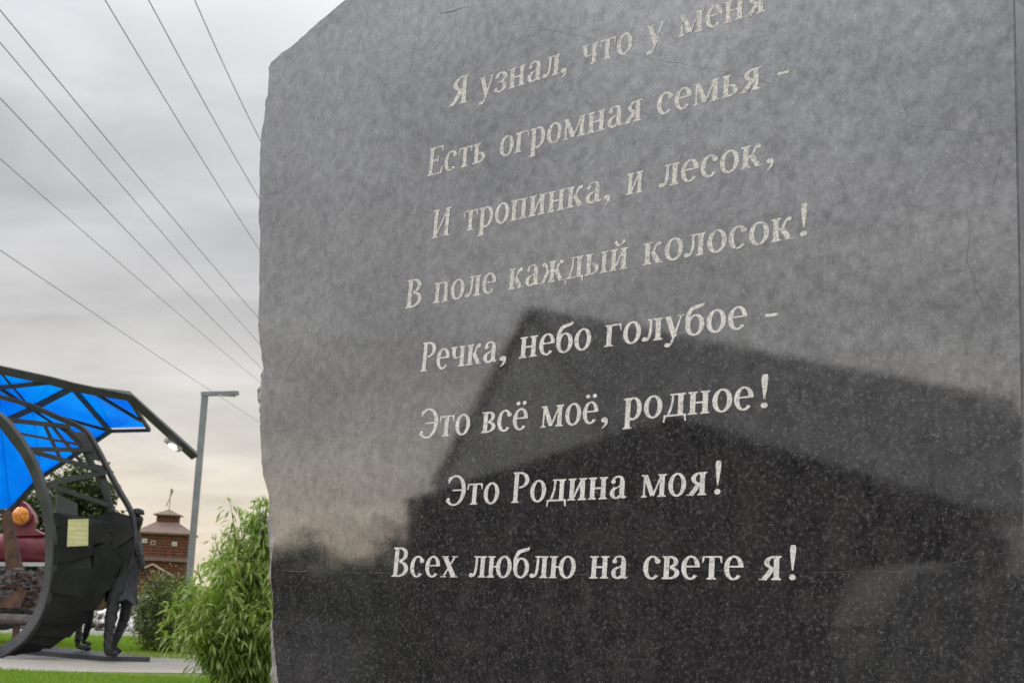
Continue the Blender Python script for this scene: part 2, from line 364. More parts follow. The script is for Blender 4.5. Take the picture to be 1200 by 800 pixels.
for i in range(len(inner)):                 # densify with jitter, so that the broken edge is jagged
    (x, y), w = inner[i], outw[i]
    if i:
        (xa, ya), wa = inner[i - 1], outw[i - 1]
        for k in (1, 2):
            t = k / 3; jx = rng.uniform(-.8, .8)
            add((xa + (x - xa) * t + jx, ya + (y - ya) * t), max(.4, wa + (w - wa) * t + rng.uniform(-.9, .9)))
    add((x, y), w)
fr, ring1, flag = [], [], []
topx = [(1190, -205), (1060, -232), (940, -240), (820, -228), (720, -196), (620, -150), (540, -100), (480, -58), (440, -28)]
for q in topx: fr.append(S(*q)); ring1.append(S(q[0] - 1, q[1] - 3)); flag.append(1)
for (x, y), w in zip(pin, pout):
    w *= 1.5
    d = (-0.62 * w, -0.78 * w) if y < 76 else (-w, 0)
    dep = 0.010 + rng.uniform(0, .010)
    fr.append(S(x, y)); ring1.append(S(x + d[0], y + d[1], -dep) + NS * 0.014); flag.append(1)
base = S(332, 830); last = fr[-1]
for k in range(1, 7):
    z = last.z * (1 - k / 6) - (0.05 if k == 6 else 0)
    p = Vector((last.x, last.y, z)) + HL * rng.uniform(-.012, .012)
    fr.append(p); ring1.append(p + HL * rng.uniform(.01, .025)); flag.append(1)
rb = S(1203, 800); rbot = Vector((rb.x, rb.y, -0.05))
for p in (rbot, rb, S(1195, 400), S(1187, 0)): fr.append(p); ring1.append(p.copy()); flag.append(0)
N = len(fr); verts, faces, mi = [], [], []
for p in fr: verts.append(p)
for p, g in zip(ring1, flag): verts.append(p - NS * (0.014 if g else 0.003) - (HL * 0.002 if not g else Vector()))
for p, g in zip(ring1, flag): verts.append(p - NS * (0.09 + rng.uniform(-.02, .02) if g else 0.09) - (HL * 0.002 if not g else Vector()) + (HL * rng.uniform(-.02, .004) if g else Vector()))
for p, g in zip(ring1, flag): verts.append(p - NS * 0.26 + (HL * rng.uniform(-.04, .0) if g else -HL * 0.002))
faces.append(list(range(N))); mi.append(0)
for k in range(3):
    for i in range(N):
        j = (i + 1) % N
        faces.append((k * N + i, (k + 1) * N + i, (k + 1) * N + j, k * N + j)); mi.append(1 if (flag[i] and (flag[j] or k)) and not (not flag[i] and not flag[j]) else 0)
faces.append(list(range(3 * N, 4 * N))[::-1]); mi.append(1)
slab = raw('slab', verts, faces, [POL, ROCK], root, mats=mi)
bm = bmesh.new(); bm.from_mesh(slab.data); bmesh.ops.recalc_face_normals(bm, faces=bm.faces); bm.to_mesh(slab.data); bm.free()

# --- letters: glyphs drawn as strokes, cap height 100, x-height 70
ST, HT = 13.6, 4.6
def rect(x0, y0, x1, y1): return [(x0, y0), (x1, y0), (x1, y1), (x0, y1)]
def stem(x, y0=0, y1=70, w=ST, ser='bt', e=5.5):
    o = [('p', rect(x, y0, x + w, y1))]
    if 'b' in ser: o += [('p', [(x - e, y0), (x + w + e, y0), (x + w + e, y0 + 3), (x + w, y0 + 7), (x, y0 + 7), (x - e, y0 + 3)])]
    if 't' in ser: o += [('p', [(x - e, y1), (x - e, y1 - 3), (x, y1 - 7), (x + w, y1 - 7), (x + w + e, y1 - 3), (x + w + e, y1)])]
    if 'l' in ser: o += [('p', [(x - e - 1, y1), (x - e - 1, y1 - 3), (x, y1 - 8), (x + w, y1 - 8), (x + w, y1)])]
    return o
def arc(cx, cy, rx, ry, wx=12.8, wy=6, a0=0, a1=360, n=28):
    A, B = [], []
    for k in range(n + 1):
        a = R(a0 + (a1 - a0) * k / n)
        A.append((cx + rx * math.cos(a), cy + ry * math.sin(a))); B.append((cx + (rx - wx) * math.cos(a), cy + (ry - wy) * math.sin(a)))
    return [('s', A, B)]
def pen(pts, ws, n=6):
    q = catmull([(x, y, w) for (x, y), w in zip(pts, ws)], n); A, B = [], []
    for i, (x, y, w) in enumerate(q):
        a, b = q[max(i - 1, 0)], q[min(i + 1, len(q) - 1)]; dx, dy = b[0] - a[0], b[1] - a[1]; L = math.hypot(dx, dy) or 1
        A.append((x - dy / L * w / 2, y + dx / L * w / 2)); B.append((x + dy / L * w / 2, y - dx / L * w / 2))
    return [('s', A, B)]
def line(a, b, w): return pen([a, b], [w, w], 1)
def dot(x, y, r, ry=None): return [('p', [(x + r * math.cos(k * math.pi / 8), y + (ry or r) * math.sin(k * math.pi / 8)) for k in range(16)])]
def poly(*p): return [('p', list(p))]
def ser(x, y, w=24, dirn=1): return poly((x - w / 2, y), (x + w / 2, y), (x + w / 2, y + 3.2 * dirn), (x - w / 2, y + 3.2 * dirn))
def g_e(): return arc(25, 35, 24, 36.5, 12.6, 6, 4, 318) + [('p', rect(11, 36, 48, 41))], 50
def umlaut(): return dot(15, 88, 6.5) + dot(35, 88, 6.5)
GL = {}
GL['о'] = (arc(26, 35, 25, 36.5), 52)
GL['с'] = (arc(25, 35, 24, 36.5, 13, 6, 48, 316) + dot(39, 54, 7.5), 48)
GL['е'] = g_e(); GL['ё'] = (g_e()[0] + umlaut(), 50)
GL['а'] = (pen([(9, 55), (14, 65), (25, 69), (35, 64), (37.5, 50)], [5, 6, 5.5, 9, 14]) + dot(11.5, 54, 6.8) + pen([(37.5, 52), (37.5, 14), (42, 4), (50, 6)], [14, 14, 9, 4]) + arc(22, 18, 19, 19, 12.6, 6, 75, 325) + pen([(26, 36.5), (37, 42)], [5, 5]), 51)
GL['н'] = (stem(6) + stem(38) + [('p', rect(20, 32.5, 39, 38.5))], 59)
GL['п'] = (stem(6) + stem(38) + [('p', rect(20, 64, 39, 70))], 59)
GL['и'] = (stem(6) + stem(38) + line((19, 10), (40, 60), 6.8), 59)
GL['й'] = (GL['и'][0] + pen([(18, 92), (22, 84), (30, 81), (38, 84), (42, 92)], [7, 7, 7, 7, 7]) + dot(18.5, 91, 5) + dot(41.5, 91, 5), 59)
GL['л'] = (stem(36) + [('p', rect(14, 65.5, 38, 70))] + pen([(23, 67), (22, 30), (17, 9), (8, 4)], [7, 8, 8, 7]) + dot(7, 7.5, 7), 56)
GL['д'] = (stem(38, 4, 70, ser='t') + [('p', rect(16, 65.5, 40, 70)), ('p', rect(1, 0, 60, 5.5))] + pen([(24, 66), (22, 36), (13, 4)], [6, 6.5, 7]) + poly((1, 0), (7, 0), (4, -17), (0, -17)) + poly((54, 0), (60, 0), (61, -17), (57, -17)), 61)
GL['т'] = (stem(19, ser='b') + [('p', rect(2, 65, 51, 70))] + poly((2, 70), (8, 66), (4, 49), (1, 49)) + poly((51, 70), (45, 66), (49, 49), (52, 49)), 53)
GL['м'] = (stem(54) + stem(7, w=5.5, e=6) + line((12, 68), (35, 5), 13.5) + line((36, 4), (58, 66), 5.5) + poly((1, 70), (16, 70), (16, 66.5), (1, 66.5)), 75)
GL['у'] = (line((10, 69), (29, 4), 14) + pen([(45, 68), (27, 2), (18, -20), (9, -24)], [5, 6, 7, 6]) + dot(9.5, -20, 6.5) + ser(11, 66.8, 22) + ser(44, 66.8, 18), 53)
GL['з'] = (arc(20, 52, 21, 18.5, 12.6, 6, 150, -88) + arc(20, 18, 23, 19.5, 13, 6, 88, -150) + dot(6.5, 56, 6.5) + dot(6.5, 11, 7) + [('p', rect(12, 34, 24, 38.5))], 45)
GL['я'] = (stem(34) + arc(35, 51, 25, 19.2, 12.6, 6, 90, 270) + pen([(30, 33), (20, 15), (10, 2)], [13, 13, 13]) + ser(8, 0, 20), 55)
GL['ч'] = (stem(36) + stem(5, 46, 70, ser='t', e=4.5) + pen([(12.5, 48), (15, 36), (24, 31), (38, 34)], [15, 11, 5, 4.5]), 57)
GL['г'] = (stem(6) + [('p', rect(20, 65, 46, 70))] + poly((46, 70), (40, 66), (45, 48), (48, 48)), 49)
GL['р'] = (stem(6, -27, 70, ser='bl') + arc(27, 35, 24, 36.5, 12.6, 6, -155, 155), 53)
GL['ь'] = (stem(6) + arc(21, 19.5, 25, 19.5, 12.6, 6, -90, 90), 48)
GL['ы'] = (GL['ь'][0] + stem(55), 76)
GL['к'] = (stem(6) + pen([(20, 35), (29, 40), (36, 58), (44, 66)], [5, 6, 7, 7]) + dot(44, 63, 6.5) + line((26, 39), (44, 4), 13.5) + ser(46, 0, 20), 56)
GL['ж'] = (stem(33, ser='bt') + pen([(47, 35), (56, 40), (62, 58), (70, 66)], [5, 6, 7, 7]) + dot(70, 63, 6.5) + line((54, 39), (70, 4), 12.5) + ser(72, 0, 18) + pen([(34, 35), (25, 40), (19, 58), (11, 66)], [5, 6, 7, 7]) + dot(11, 63, 6.5) + line((27, 39), (11, 4), 12.5) + ser(9, 0, 18), 82)
GL['в'] = (stem(6) + arc(22, 52.5, 21, 17.5, 12, 6, -90, 90) + arc(22, 18.5, 25, 18.5, 12.6, 6, -90, 90), 48)
GL['х'] = (line((11, 67), (42, 3), 14.5) + line((42, 67), (10, 3), 5.5) + ser(11, 66.8, 22) + ser(42, 66.8, 18) + ser(10, 0, 19) + ser(43, 0, 23), 54)
GL['ю'] = (stem(6) + [('p', rect(20, 33, 32, 38))] + arc(54, 35, 25, 36.5), 80)
GL['б'] = (arc(26, 32, 25, 33.5) + pen([(7, 34), (7, 62), (16, 82), (30, 88), (44, 92), (47, 99)], [11, 11, 12, 11, 9, 3]), 52)
GL['Я'] = (stem(42, 0, 100) + arc(43, 74, 31, 26, 13.6, 6, 90, 270) + pen([(38, 49), (26, 22), (11, 3)], [14, 14, 14]) + ser(9, 0, 22), 64)
GL['Е'] = (stem(8, 0, 100) + [('p', rect(22, 95, 56, 100)), ('p', rect(22, 49, 42, 54)), ('p', rect(22, 0, 56, 5))] + poly((57, 100), (49, 96), (54, 78), (57, 78)) + poly((59, 0), (50, 4), (57, 25), (61, 25)) + poly((42, 65), (42, 38), (39, 38), (36, 51), (39, 65)), 62)
GL['И'] = (stem(8, 0, 100) + stem(52, 0, 100) + line((21, 14), (54, 86), 6), 76)
GL['В'] = (stem(8, 0, 100) + arc(25, 76, 27, 24, 13, 6, -90, 90) + arc(25, 27, 32, 27, 13.6, 6, -90, 90), 60)
GL['Р'] = (stem(8, 0, 100) + arc(25, 73, 31, 27, 13.6, 6, -90, 90), 58)
GL['Э'] = (arc(24, 50, 37, 51.5, 13.6, 6, 138, -138) + [('p', rect(16, 48, 48, 53))] + poly((1, 97), (3, 97), (5, 74), (1, 74)) + dot(4, 20, 6) + pen([(3, 20), (-2, 12)], [6, 5]), 63)
GL['!'] = (pen([(9, 102), (9, 90), (9, 60), (9, 28)], [11, 16, 11, 3.5]) + dot(9, 8.5, 8.5), 18)
GL[','] = (dot(9, 8, 8.2) + pen([(14, 8), (13, -6), (4, -19)], [7, 7, 2.5]), 17)
GL['-'] = ([('p', rect(0, 26, 29, 35))], 29)
LINES = [
 ((525, 126.4), (897.3, 13.5), [('Я', 525, 548.5), ('узнал', 560.5, 656), (',', 656.5, 664), ('что', 681, 741), ('у', 757, 778.5), ('меня', 795, 897.5)]),
 ((500, 207.4), (892, 103.75), [('Есть', 500, 569), ('огромная', 584.5, 752.5), ('семья', 769, 892), ('-', 911, 925.5)]),
 ((505, 280.2), (894, 193.5), [('И', 505, 528), ('тропинка', 542, 704.6), (',', 707, 715), ('и', 733.7, 754), ('лесок', 772, 894), (',', 898, 906.5)]),
 ((474.3, 361.7), (930.5, 279.3), [('В', 474, 494.5), ('поле', 507.5, 581), ('каждый', 595, 736), ('колосок', 753, 930.5), ('!', 937.5, 946)]),
 ((492, 435.6), (876, 384.4), [('Речка', 492, 582), (',', 585, 593), ('небо', 608, 692.6), ('голубое', 708, 876), ('-', 896.5, 911.6)]),
 ((492, 513.7), (829.5, 484), [('Это', 492, 550.4), ('всё', 563.6, 618.4), ('моё', 633, 701), (',', 704, 712), ('родное', 730, 883.5), ('!', 891, 900)]),
 ((523.4, 592.2), (828.7, 579.6), [('Это', 523.4, 584.5), ('Родина', 598.3, 734), ('моя', 750.7, 828.7), ('!', 837, 844.5)]),
 ((457.9, 675.3), (916.4, 679.3), [('Всех', 458, 535.7), ('люблю', 549.4, 674.5), ('на', 690.4, 735.5), ('свете', 752.8, 871.6), ('я', 890.4, 916.4), ('!', 924.5, 932.7)]),
]
def upv(x, y):                               # pixel vector of one x-height at (x, y)
    h = (23.6 + (x - 500) * 0.0088) * (1 + (y - 400) * 0.00013)
    return (1115 - x) / (y + 6000) * h, -h
for li, (a, b, words) in enumerate(LINES):
    ln = bpy.data.objects.new('inscription_line', None); COL.objects.link(ln); ln.parent = root; ln.empty_display_size = 0.02
    sl = (b[1] - a[1]) / (b[0] - a[0])
    for w, x0, x1 in words:
        vs, fs = [], []
        y0, y1 = a[1] + (x0 - a[0]) * sl, a[1] + (x1 - a[0]) * sl
        B0, B1 = S(x0, y0), S(x1, y1)
        ua, ub = upv(x0, y0), upv(x1, y1)
        U0, U1 = S(x0 + ua[0], y0 + ua[1]) - B0, S(x1 + ub[0], y1 + ub[1]) - B1
        gap = 2.6; tot = sum(GL[c][1] for c in w) + gap * (len(w) - 1); pos = 0
        for c in w:
            prims, adv = GL[c]
            for k, pr in enumerate(prims):
                off = 0.0004 + 0.00004 * k
                def put(p):
                    u = (pos + p[0]) / tot; vs.append(B0 + (B1 - B0) * u + (U0 * (1 - u) + U1 * u) * (p[1] / 70) + NS * off); return len(vs) - 1
                if pr[0] == 'p': fs.append([put(p) for p in pr[1]])
                else:
                    A = [put(p) for p in pr[1]]; Bq = [put(p) for p in pr[2]]
                    for i in range(len(A) - 1): fs.append((A[i], A[i + 1], Bq[i + 1], Bq[i]))
            pos += adv + gap
        raw('word' if w not in '!,-' else 'punctuation_mark', vs, fs, WORN if li < 4 else LET, ln)
# --- hairline cracks and a scratch in the face
CRK = simple('crack_dark', (0.09, 0.09, 0.09), (0.22, 0.22, 0.22), 40, 0.4, spec=0.5)
CRL = simple('crack_light', (0.05, 0.049, 0.047), (0.17, 0.166, 0.16), 60, 0.9, spec=0.1)
def crack(pts, w, m, name, seed):
    r = random.Random(seed); q = []
    for (xa, ya), (xb, yb) in zip(pts, pts[1:]):
        n = max(2, int(math.hypot(xb - xa, yb - ya) / 9))
        for k in range(n): q.append((xa + (xb - xa) * k / n + r.uniform(-1, 1), ya + (yb - ya) * k / n + r.uniform(-1, 1)))
    q.append(pts[-1]); vs, fs = [], []
    for i, (x, y) in enumerate(q):
        a, b = q[max(i - 1, 0)], q[min(i + 1, len(q) - 1)]; dx, dy = b[0] - a[0], b[1] - a[1]; L = math.hypot(dx, dy) or 1
        ww = w * r.uniform(.35, 1.0) * (0.3 if i in (0, len(q) - 1) else 1)
        vs += [S(x - dy / L * ww, y + dx / L * ww, 0.0003), S(x + dy / L * ww, y - dx / L * ww, 0.0003)]
    for i in range(len(q) - 1): fs.append((2 * i, 2 * i + 1, 2 * i + 3, 2 * i + 2))
    return raw(name, vs, fs, m, root)
crack([(322, 668), (420, 671), (560, 673), (690, 673), (740, 668), (860, 668), (930, 671), (1050, 669), (1110, 660), (1196, 645)], 0.36, CRL, 'crack', 1)
crack([(600, 28), (680, 42), (760, 68), (840, 82), (900, 98), (980, 122), (1060, 146), (1165, 158)], 0.30, CRK, 'crack', 2)
crack([(1175, 150), (1173, 185), (1164, 215), (1162, 240)], 0.34, CRK, 'crack', 3)
crack([(1132, 232), (1136, 280), (1133, 305), (1146, 345), (1158, 372)], 0.34, CRK, 'crack', 4)
crack([(514, 16), (550, 8)], 0.5, CRL, 'scratch', 5)

# ------------------------------------------------------------------ overhead wires
VPW = ray(520, 632).normalized()
WIRES = [((0, 12), (298, 367), 11.0, 0.0, 'thicker overhead wire entering at the upper left photo corner, above the other left-edge wires'),
 ((0, 50), (299, 397), 10.2, 0.0, 'thin overhead wire just beneath the corner wire, second down the left edge'),
 ((0, 115), (299, 424), 11.0, 0.0, 'overhead wire third down the left photo edge, middle of the five there'),
 ((0, 186), (299, 443), 10.2, 0.0, 'overhead wire fourth down the left photo edge, second lowest of all'),
 ((0, 293), (299, 491), 8.5, -0.05, 'lowest overhead wire, passing behind the top of the street lamp'),
 ((123, 0), (303, 291), 12.0, 0.0, 'overhead wire leaving the top edge furthest left, first of three steep wires'),
 ((174, 0), (303, 231), 12.0, 0.0, 'middle wire of the three steep wires that leave the top edge'),
 ((228, 0), (307, 168), 12.6, 0.0, 'steepest wire, thin and nearest the stone top, furthest right of all')]
for (p, q, hgt, sag, lab) in WIRES:
    r1 = ray(*p); A = C0 + r1 * ((hgt - EYE) / r1.z)
    r2 = ray(*q).normalized(); d = VPW
    # closest approach of the wire direction to the second ray
    w0 = A - C0; b_ = d.dot(r2); den_ = 1 - b_ * b_; s_ = (b_ * r2.dot(w0) - d.dot(w0)) / den_; t_ = (r2.dot(w0) - b_ * d.dot(w0)) / den_
    Bp = C0 + r2 * t_; dd = (Bp - A)
    pts = []
    for k in range(-12, 41):
        t = k / 12.0
        pts.append(A + dd * t + ZU * (0.35 * (t * t - t) * abs(hgt) * 0.06))
    bm = bmesh.new(); tube(bm, pts, 0.0105 if p[0] or p[1] in (12, 115) else 0.0088, 6)
    tag(obj('power_line', bm, WIRE, smooth=True), lab, 'wire', 'overhead power lines')

# ------------------------------------------------------------------ street lamp
b = P(220, 700, 30); t = P(237.5, 464, 30)
root = thing('street_lamp', (b.x, b.y, 0), 'grey square street lamp post with a short flat arm, behind the willow bush', 'street lamp')
bm = bmesh.new(); bar(bm, (b.x, b.y, 0), (b.x, b.y, t.z), 0.125, 0.125, Vector((0, 1, 0))); obj('pole', bm, LAMPP, root)
bm = bmesh.new(); bar(bm, (b.x - 0.07, b.y, t.z + 0.045), (b.x + 0.74, b.y - 0.12, t.z + 0.085), 0.13, 0.085); obj('lamp_arm', bm, LAMPP, root)
bm = bmesh.new(); box(bm, (b.x + 0.50, b.y - 0.08, t.z + 0.02), 0.36, 0.10, 0.02); obj('diffuser', bm, WHITE, root)
bm = bmesh.new(); box(bm, (b.x, b.y, 0.015), 0.34, 0.34, 0.03); obj('base_plate', bm, GALV, root)

# ------------------------------------------------------------------ canopy of blue panels
root = thing('canopy', (P(60, 600, 25).x, 25, 0), 'leaf shaped steel canopy with translucent bright blue panels over the crescent sculpture', 'canopy')
CP = {'a': (-150, 400, 23.2), 'b': (0, 430, 23.4), 'c': (62, 443.5, 23.6), 'd': (86, 450, 23.7), 'e': (110, 455, 23.8), 'f': (151, 461, 24.0), 'g': (228, 531, 26.0), 'k': (130, 501, 25.6), 'm': (176, 500, 25.6), 'j': (38, 475, 24.6),
      'l': (104, 519, 26.2), 'n': (48, 556, 26.6), 'o': (12, 595, 26.8), 'p': (-60, 600, 26.8), 'q': (0, 492, 25.0), 'r': (-140, 520, 25.2), 's': (0, 450, 23.9), 't': (166, 489, 25.0)}
cp = {k: P(*v) for k, v in CP.items()}
for tri in ('bcs', 'scj', 'cdj', 'sjq', 'djk', 'dek', 'eft', 'etk', 'tmk', 'jkl', 'jln', 'jnq', 'qno', 'qop', 'qpr', 'bsq', 'abr', 'brq'):
    if tri == 'qop' or tri == 'qno' or True:
        bm = bmesh.new(); slabq(bm, [cp[c] for c in tri], 0.012); obj('roof_panel', bm, PANEL, root)
dn = Vector((0, -0.02, -0.045))
for seg, w in (('ab', .16), ('bc', .16), ('cd', .17), ('de', .17), ('ef', .16), ('fm', .12), ('mg', .10)):
    pass
bm = bmesh.new(); sweep(bm, [cp[c] + dn for c in 'abcdef'] + [cp['g'] + dn], 0.12, 0.14, Vector((0, 1, 0.2))); obj('main_beam', bm, STEEL, root)
for seg, w in (('sc', .10), ('sj', .07), ('dj', .13), ('jq', .12), ('jk', .07), ('dk', .10), ('et', .07), ('km', .09), ('kl', .10), ('ln', .10), ('no', .11), ('op', .10), ('qn', .06), ('qr', .10), ('bj', .04), ('mf', .08), ('pr', .1), ('jl', .05)):
    bm = bmesh.new(); bar(bm, cp[seg[0]] + dn * 1.5, cp[seg[1]] + dn * 1.5, w * .66, w * .66); obj('rafter', bm, STEEL, root)
q = P(203, 519, 25.3)
bm = bmesh.new(); bar(bm, P(195, 513, 25.25) - ZU * .03, P(211, 525, 25.55) - ZU * .03, 0.10, 0.07); h = obj('floodlight', bm, GALV, root)
bm = bmesh.new(); bar(bm, P(200, 518.2, 25.25) - ZU * .045, P(207, 522.5, 25.5) - ZU * .045, 0.08, 0.05); obj('lens', bm, LAMPW, h)
for (x, z0) in (('p', 0), ('r', 0)):
    p = cp[x]; bm = bmesh.new(); bar(bm, (p.x, p.y, 0), p, 0.14, 0.14, Vector((0, 1, 0))); obj('column', bm, STEEL, root)

# ------------------------------------------------------------------ crescent sculpture
NR, FR = 22.6, 23.3
root = thing('crescent_sculpture', (P(20, 768, 23).x, 23.2, 0), 'tall crescent shaped sculpture of dark steel rims, struts and overlapping black plates', 'sculpture')
nr = [(-70, 462), (-35, 472), (0, 491), (18, 511), (33, 534), (45, 560), (54, 590), (59, 620), (60, 650), (57, 682), (48, 715), (33, 740), (16, 755), (0, 764), (-30, 770)]
frp = [(-40, 458), (5, 466), (38, 476), (68, 489), (98, 503), (113, 524), (128, 553), (140, 575), (154, 600), (157, 618), (158, 640), (151, 668), (134, 700), (108, 730), (78, 751), (45, 763), (10, 769)]
ncv = catmull([tuple(P(x, y, NR)) for x, y in nr], 4); fcv = catmull([tuple(P(x, y, FR)) for x, y in frp], 4)
axis = (P(100, 600, FR) - P(55, 600, NR)).normalized()
bm = bmesh.new(); sweep(bm, ncv, 0.10, 0.17, axis); obj('rim', bm, STEEL, root)
bm = bmesh.new(); sweep(bm, fcv[:50], 0.07, 0.075, axis); obj('rim', bm, STEEL, root)
in_ = [(75, 500), (95, 520), (108, 545), (122, 572), (131, 598), (137, 625)]
bm = bmesh.new(); sweep(bm, catmull([tuple(P(x, y, 23.25)) for x, y in in_], 4), 0.06, 0.10, axis); obj('inner_rib', bm, STEEL, root)
def pn(x, y): return P(x, y, NR + 0.02)
def pf(x, y): return P(x, y, FR - 0.03)
for (a, b_, w) in (((2, 491), (82, 500), .075), ((32, 526), (108, 527), .07), ((35, 528), (122, 552), .07), ((54, 567), (126, 553), .07), ((56, 568), (132, 593), .07), ((14, 506), (100, 522), .04)):
    bm = bmesh.new(); bar(bm, pn(*a), pf(*b_), w, w); obj('strut', bm, STEEL, root)
bm = bmesh.new(); bar(bm, pf(52, 497), pf(72, 540), .05, .05); obj('strut', bm, STEEL, root)
bm = bmesh.new(); bar(bm, pf(62, 500), pf(98, 545), .05, .05); obj('strut', bm, STEEL, root)
# gusset plates near the top of the far rim
for q in (((88, 506), (100, 506), (118, 540), (104, 538)), ((104, 542), (120, 545), (130, 575), (121, 572))):
    bm = bmesh.new(); slabq(bm, [pf(*p) for p in q], 0.03); obj('gusset_plate', bm, STEEL, root)
# overlapping plates: (corner pixels, depth fractions near->far)
def pl(px, py, fr_): return P(px, py, NR + (FR - NR) * fr_ - 0.03)
PLQ = [(((62, 600), (84, 603), (131, 612), (134, 624), (62, 618)), (0, .3, .9, .9, 0)), (((62, 619), (128, 611), (133, 634), (62, 646)), (0, .8, .85, 0)),
 (((62, 637), (112, 629), (110, 650), (62, 662)), (-.05, .6, .6, -.05)), (((131, 597), (152, 603), (158, 628), (129, 648), (124, 628)), (.9, 1, 1, .85, .85)),
 (((110, 640), (128, 632), (144, 658), (130, 690), (106, 688)), (.6, .75, .9, .85, .6)), (((62, 655), (106, 650), (110, 672), (60, 676)), (0, .6, .6, 0)),
 (((60, 668), (112, 664), (132, 690), (106, 703), (58, 694)), (-.04, .6, .8, .6, -.04)), (((58, 688), (128, 690), (112, 716), (52, 712)), (.02, .8, .7, .02)),
 (((54, 706), (116, 708), (100, 731), (44, 730)), (-.03, .75, .7, -.03)), (((46, 724), (104, 722), (82, 747), (34, 744)), (.02, .75, .6, .02)), (((36, 740), (88, 737), (62, 757), (24, 752)), (0, .7, .5, 0)), (((18, 754), (70, 746), (46, 763), (2, 769)), (0, .55, .45, 0)),
 (((112, 604), (133, 598), (140, 640), (120, 652)), (.75, .95, .95, .8)),
 (((128, 640), (152, 625), (158, 640), (146, 672), (134, 676)), (.92, 1, 1, 1, .95))]
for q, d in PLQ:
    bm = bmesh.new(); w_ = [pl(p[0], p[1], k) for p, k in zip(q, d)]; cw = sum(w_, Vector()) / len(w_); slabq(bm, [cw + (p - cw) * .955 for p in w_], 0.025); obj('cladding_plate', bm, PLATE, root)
bk = bmesh.new()
lo = [(60, 645), (58, 690), (49, 716), (34, 741), (18, 756)]; hi = [(150, 640), (138, 672), (116, 706), (88, 737), (56, 760)]
for i in range(4): slabq(bk, [pl(*lo[i], .12), pl(*hi[i], .9), pl(*hi[i + 1], .9), pl(*lo[i + 1], .12)], .01)
slabq(bk, [pl(62, 606, .12), pl(128, 604, .9), pl(150, 640, .9), pl(60, 645, .12)], .01)
for v in bk.verts: v.co.y += .10
obj('inner_shell', bk, RUB, root)
bm = bmesh.new(); slabq(bm, [P(66, 578, 23.2), P(90, 590, 23.6), P(92, 640, 23.6), P(64, 640, 23.2)], 0.03); obj('grey_panel', bm, GREYP, root)
bm = bmesh.new(); slabq(bm, [pl(*c, .05) + Vector((0, -.16, 0)) for c in ((81.5, 607), (108.5, 610), (110, 643), (82, 642))], 0.03); nb = obj('notice_board', bm, PLATE, root)
bm = bmesh.new(); slabq(bm, [pl(*c, .05) + Vector((0, -.20, 0)) for c in ((84.5, 609), (108, 608.5), (107.5, 639.5), (83, 640.5))], 0.008); obj('notice_sheet', bm, NOTICE, nb)

# ------------------------------------------------------------------ bench inside the crescent
root = thing('mosaic_bench', (P(10, 760, 23.6).x, 23.6, 0), 'bench with a mosaic back of brown timber offcuts inside the crescent', 'bench')
rr = random.Random(5); bm = bmesh.new()
slabq(bm, [P(-70, 666, 23.9), P(56, 671, 23.9), P(52, 716, 23.5), P(-70, 712, 23.5)], 0.05)
obj('backboard', bm, WOODG, root)
for tone, mm in ((0, WOODG), (1, WOODB)):
    bm = bmesh.new()
    for i in range(150 if tone == 0 else 70):
        u, v = rr.random(), rr.random(); px = -68 + 120 * u; py = 668 + 42 * v
        c = P(px, py, 23.84 - .34 * v); ang = rr.uniform(-.6, .6); l, w = rr.uniform(.05, .16), rr.uniform(.04, .09)
        ax = Vector((math.cos(ang), 0, math.sin(ang))); bx = Vector((-math.sin(ang), -.4, math.cos(ang))).normalized(); nz = ax.cross(bx).normalized()
        pts = [c + ax * i_ * l / 2 + bx * j_ * w / 2 + nz * (k_ * rr.uniform(.02, .06)) for k_ in (-1, 1) for i_, j_ in ((-1, -1), (1, -1), (1, 1), (-1, 1))]
        hexa(bm, pts)
    obj('timber_offcuts', bm, mm, root)
bm = bmesh.new(); slabq(bm, [P(8, 700, 23.38), P(24, 689, 23.42), P(31, 695, 23.42), P(24, 712, 23.36), P(-4, 712, 23.36)], 0.05); obj('brown_panel', bm, WOODB, root)
bm = bmesh.new(); tube(bm, [P(-70, 722, 23.3), P(30, 726, 23.3), P(39, 727, 23.3)], 0.095, 10); obj('seat', bm, WOODG, root)
bm = bmesh.new(); slabq(bm, [P(3, 600, 24.2), P(12, 598, 24.2), P(27, 668, 24.1), P(8, 670, 24.1)], 0.10); obj('post', bm, WOODB, root)
for x in (-50, 20):
    g = P(x, 728, 23.35); bm = bmesh.new(); bar(bm, (g.x, g.y, 0), g, .09, .09, Vector((0, 1, 0))); obj('leg', bm, WOODB, root)

# ------------------------------------------------------------------ wine red locomotive behind the bench
LD = 27.5
root = thing('locomotive', (P(30, 700, LD).x, LD, 0), 'wine red locomotive shaped car with a round amber headlamp behind the bench', 'locomotive')
def cyl(bm, a, b_, r, n=24): tube(bm, [a, b_], r, n)
bm = bmesh.new(); cyl(bm, P(-60, 641, LD), P(57.5, 643, LD), 0.28); obj('boiler', bm, WINE, root, True)
bm = bmesh.new(); slabq(bm, [P(*q, LD - .1) for q in ((10, 616), (14, 600), (27, 587), (33, 591), (42, 604), (43, 612), (40, 619), (56, 627), (12, 628))], 0.22); hd = obj('headlamp_housing', bm, WINE, root)
c = P(25.5, 604, LD - .22)
bm = bmesh.new(); cyl(bm, c + Vector((0, .04, 0)), c + Vector((0, -.07, 0)), 0.205); obj('headlamp_rim', bm, WINE, hd)
bm = bmesh.new(); tube(bm, [c + Vector((0, -.06, 0)), c + Vector((0, -.085, 0)), c + Vector((0, -.115, 0)), c + Vector((0, -.13, 0))], [.175, .165, .11, .02], 24); obj('headlamp_lens', bm, AMBER, hd, True)
bm = bmesh.new(); bar(bm, P(-60, 660, LD - .25), P(58, 661, LD - .25), .10, .075); obj('running_board', bm, WHITE, root)
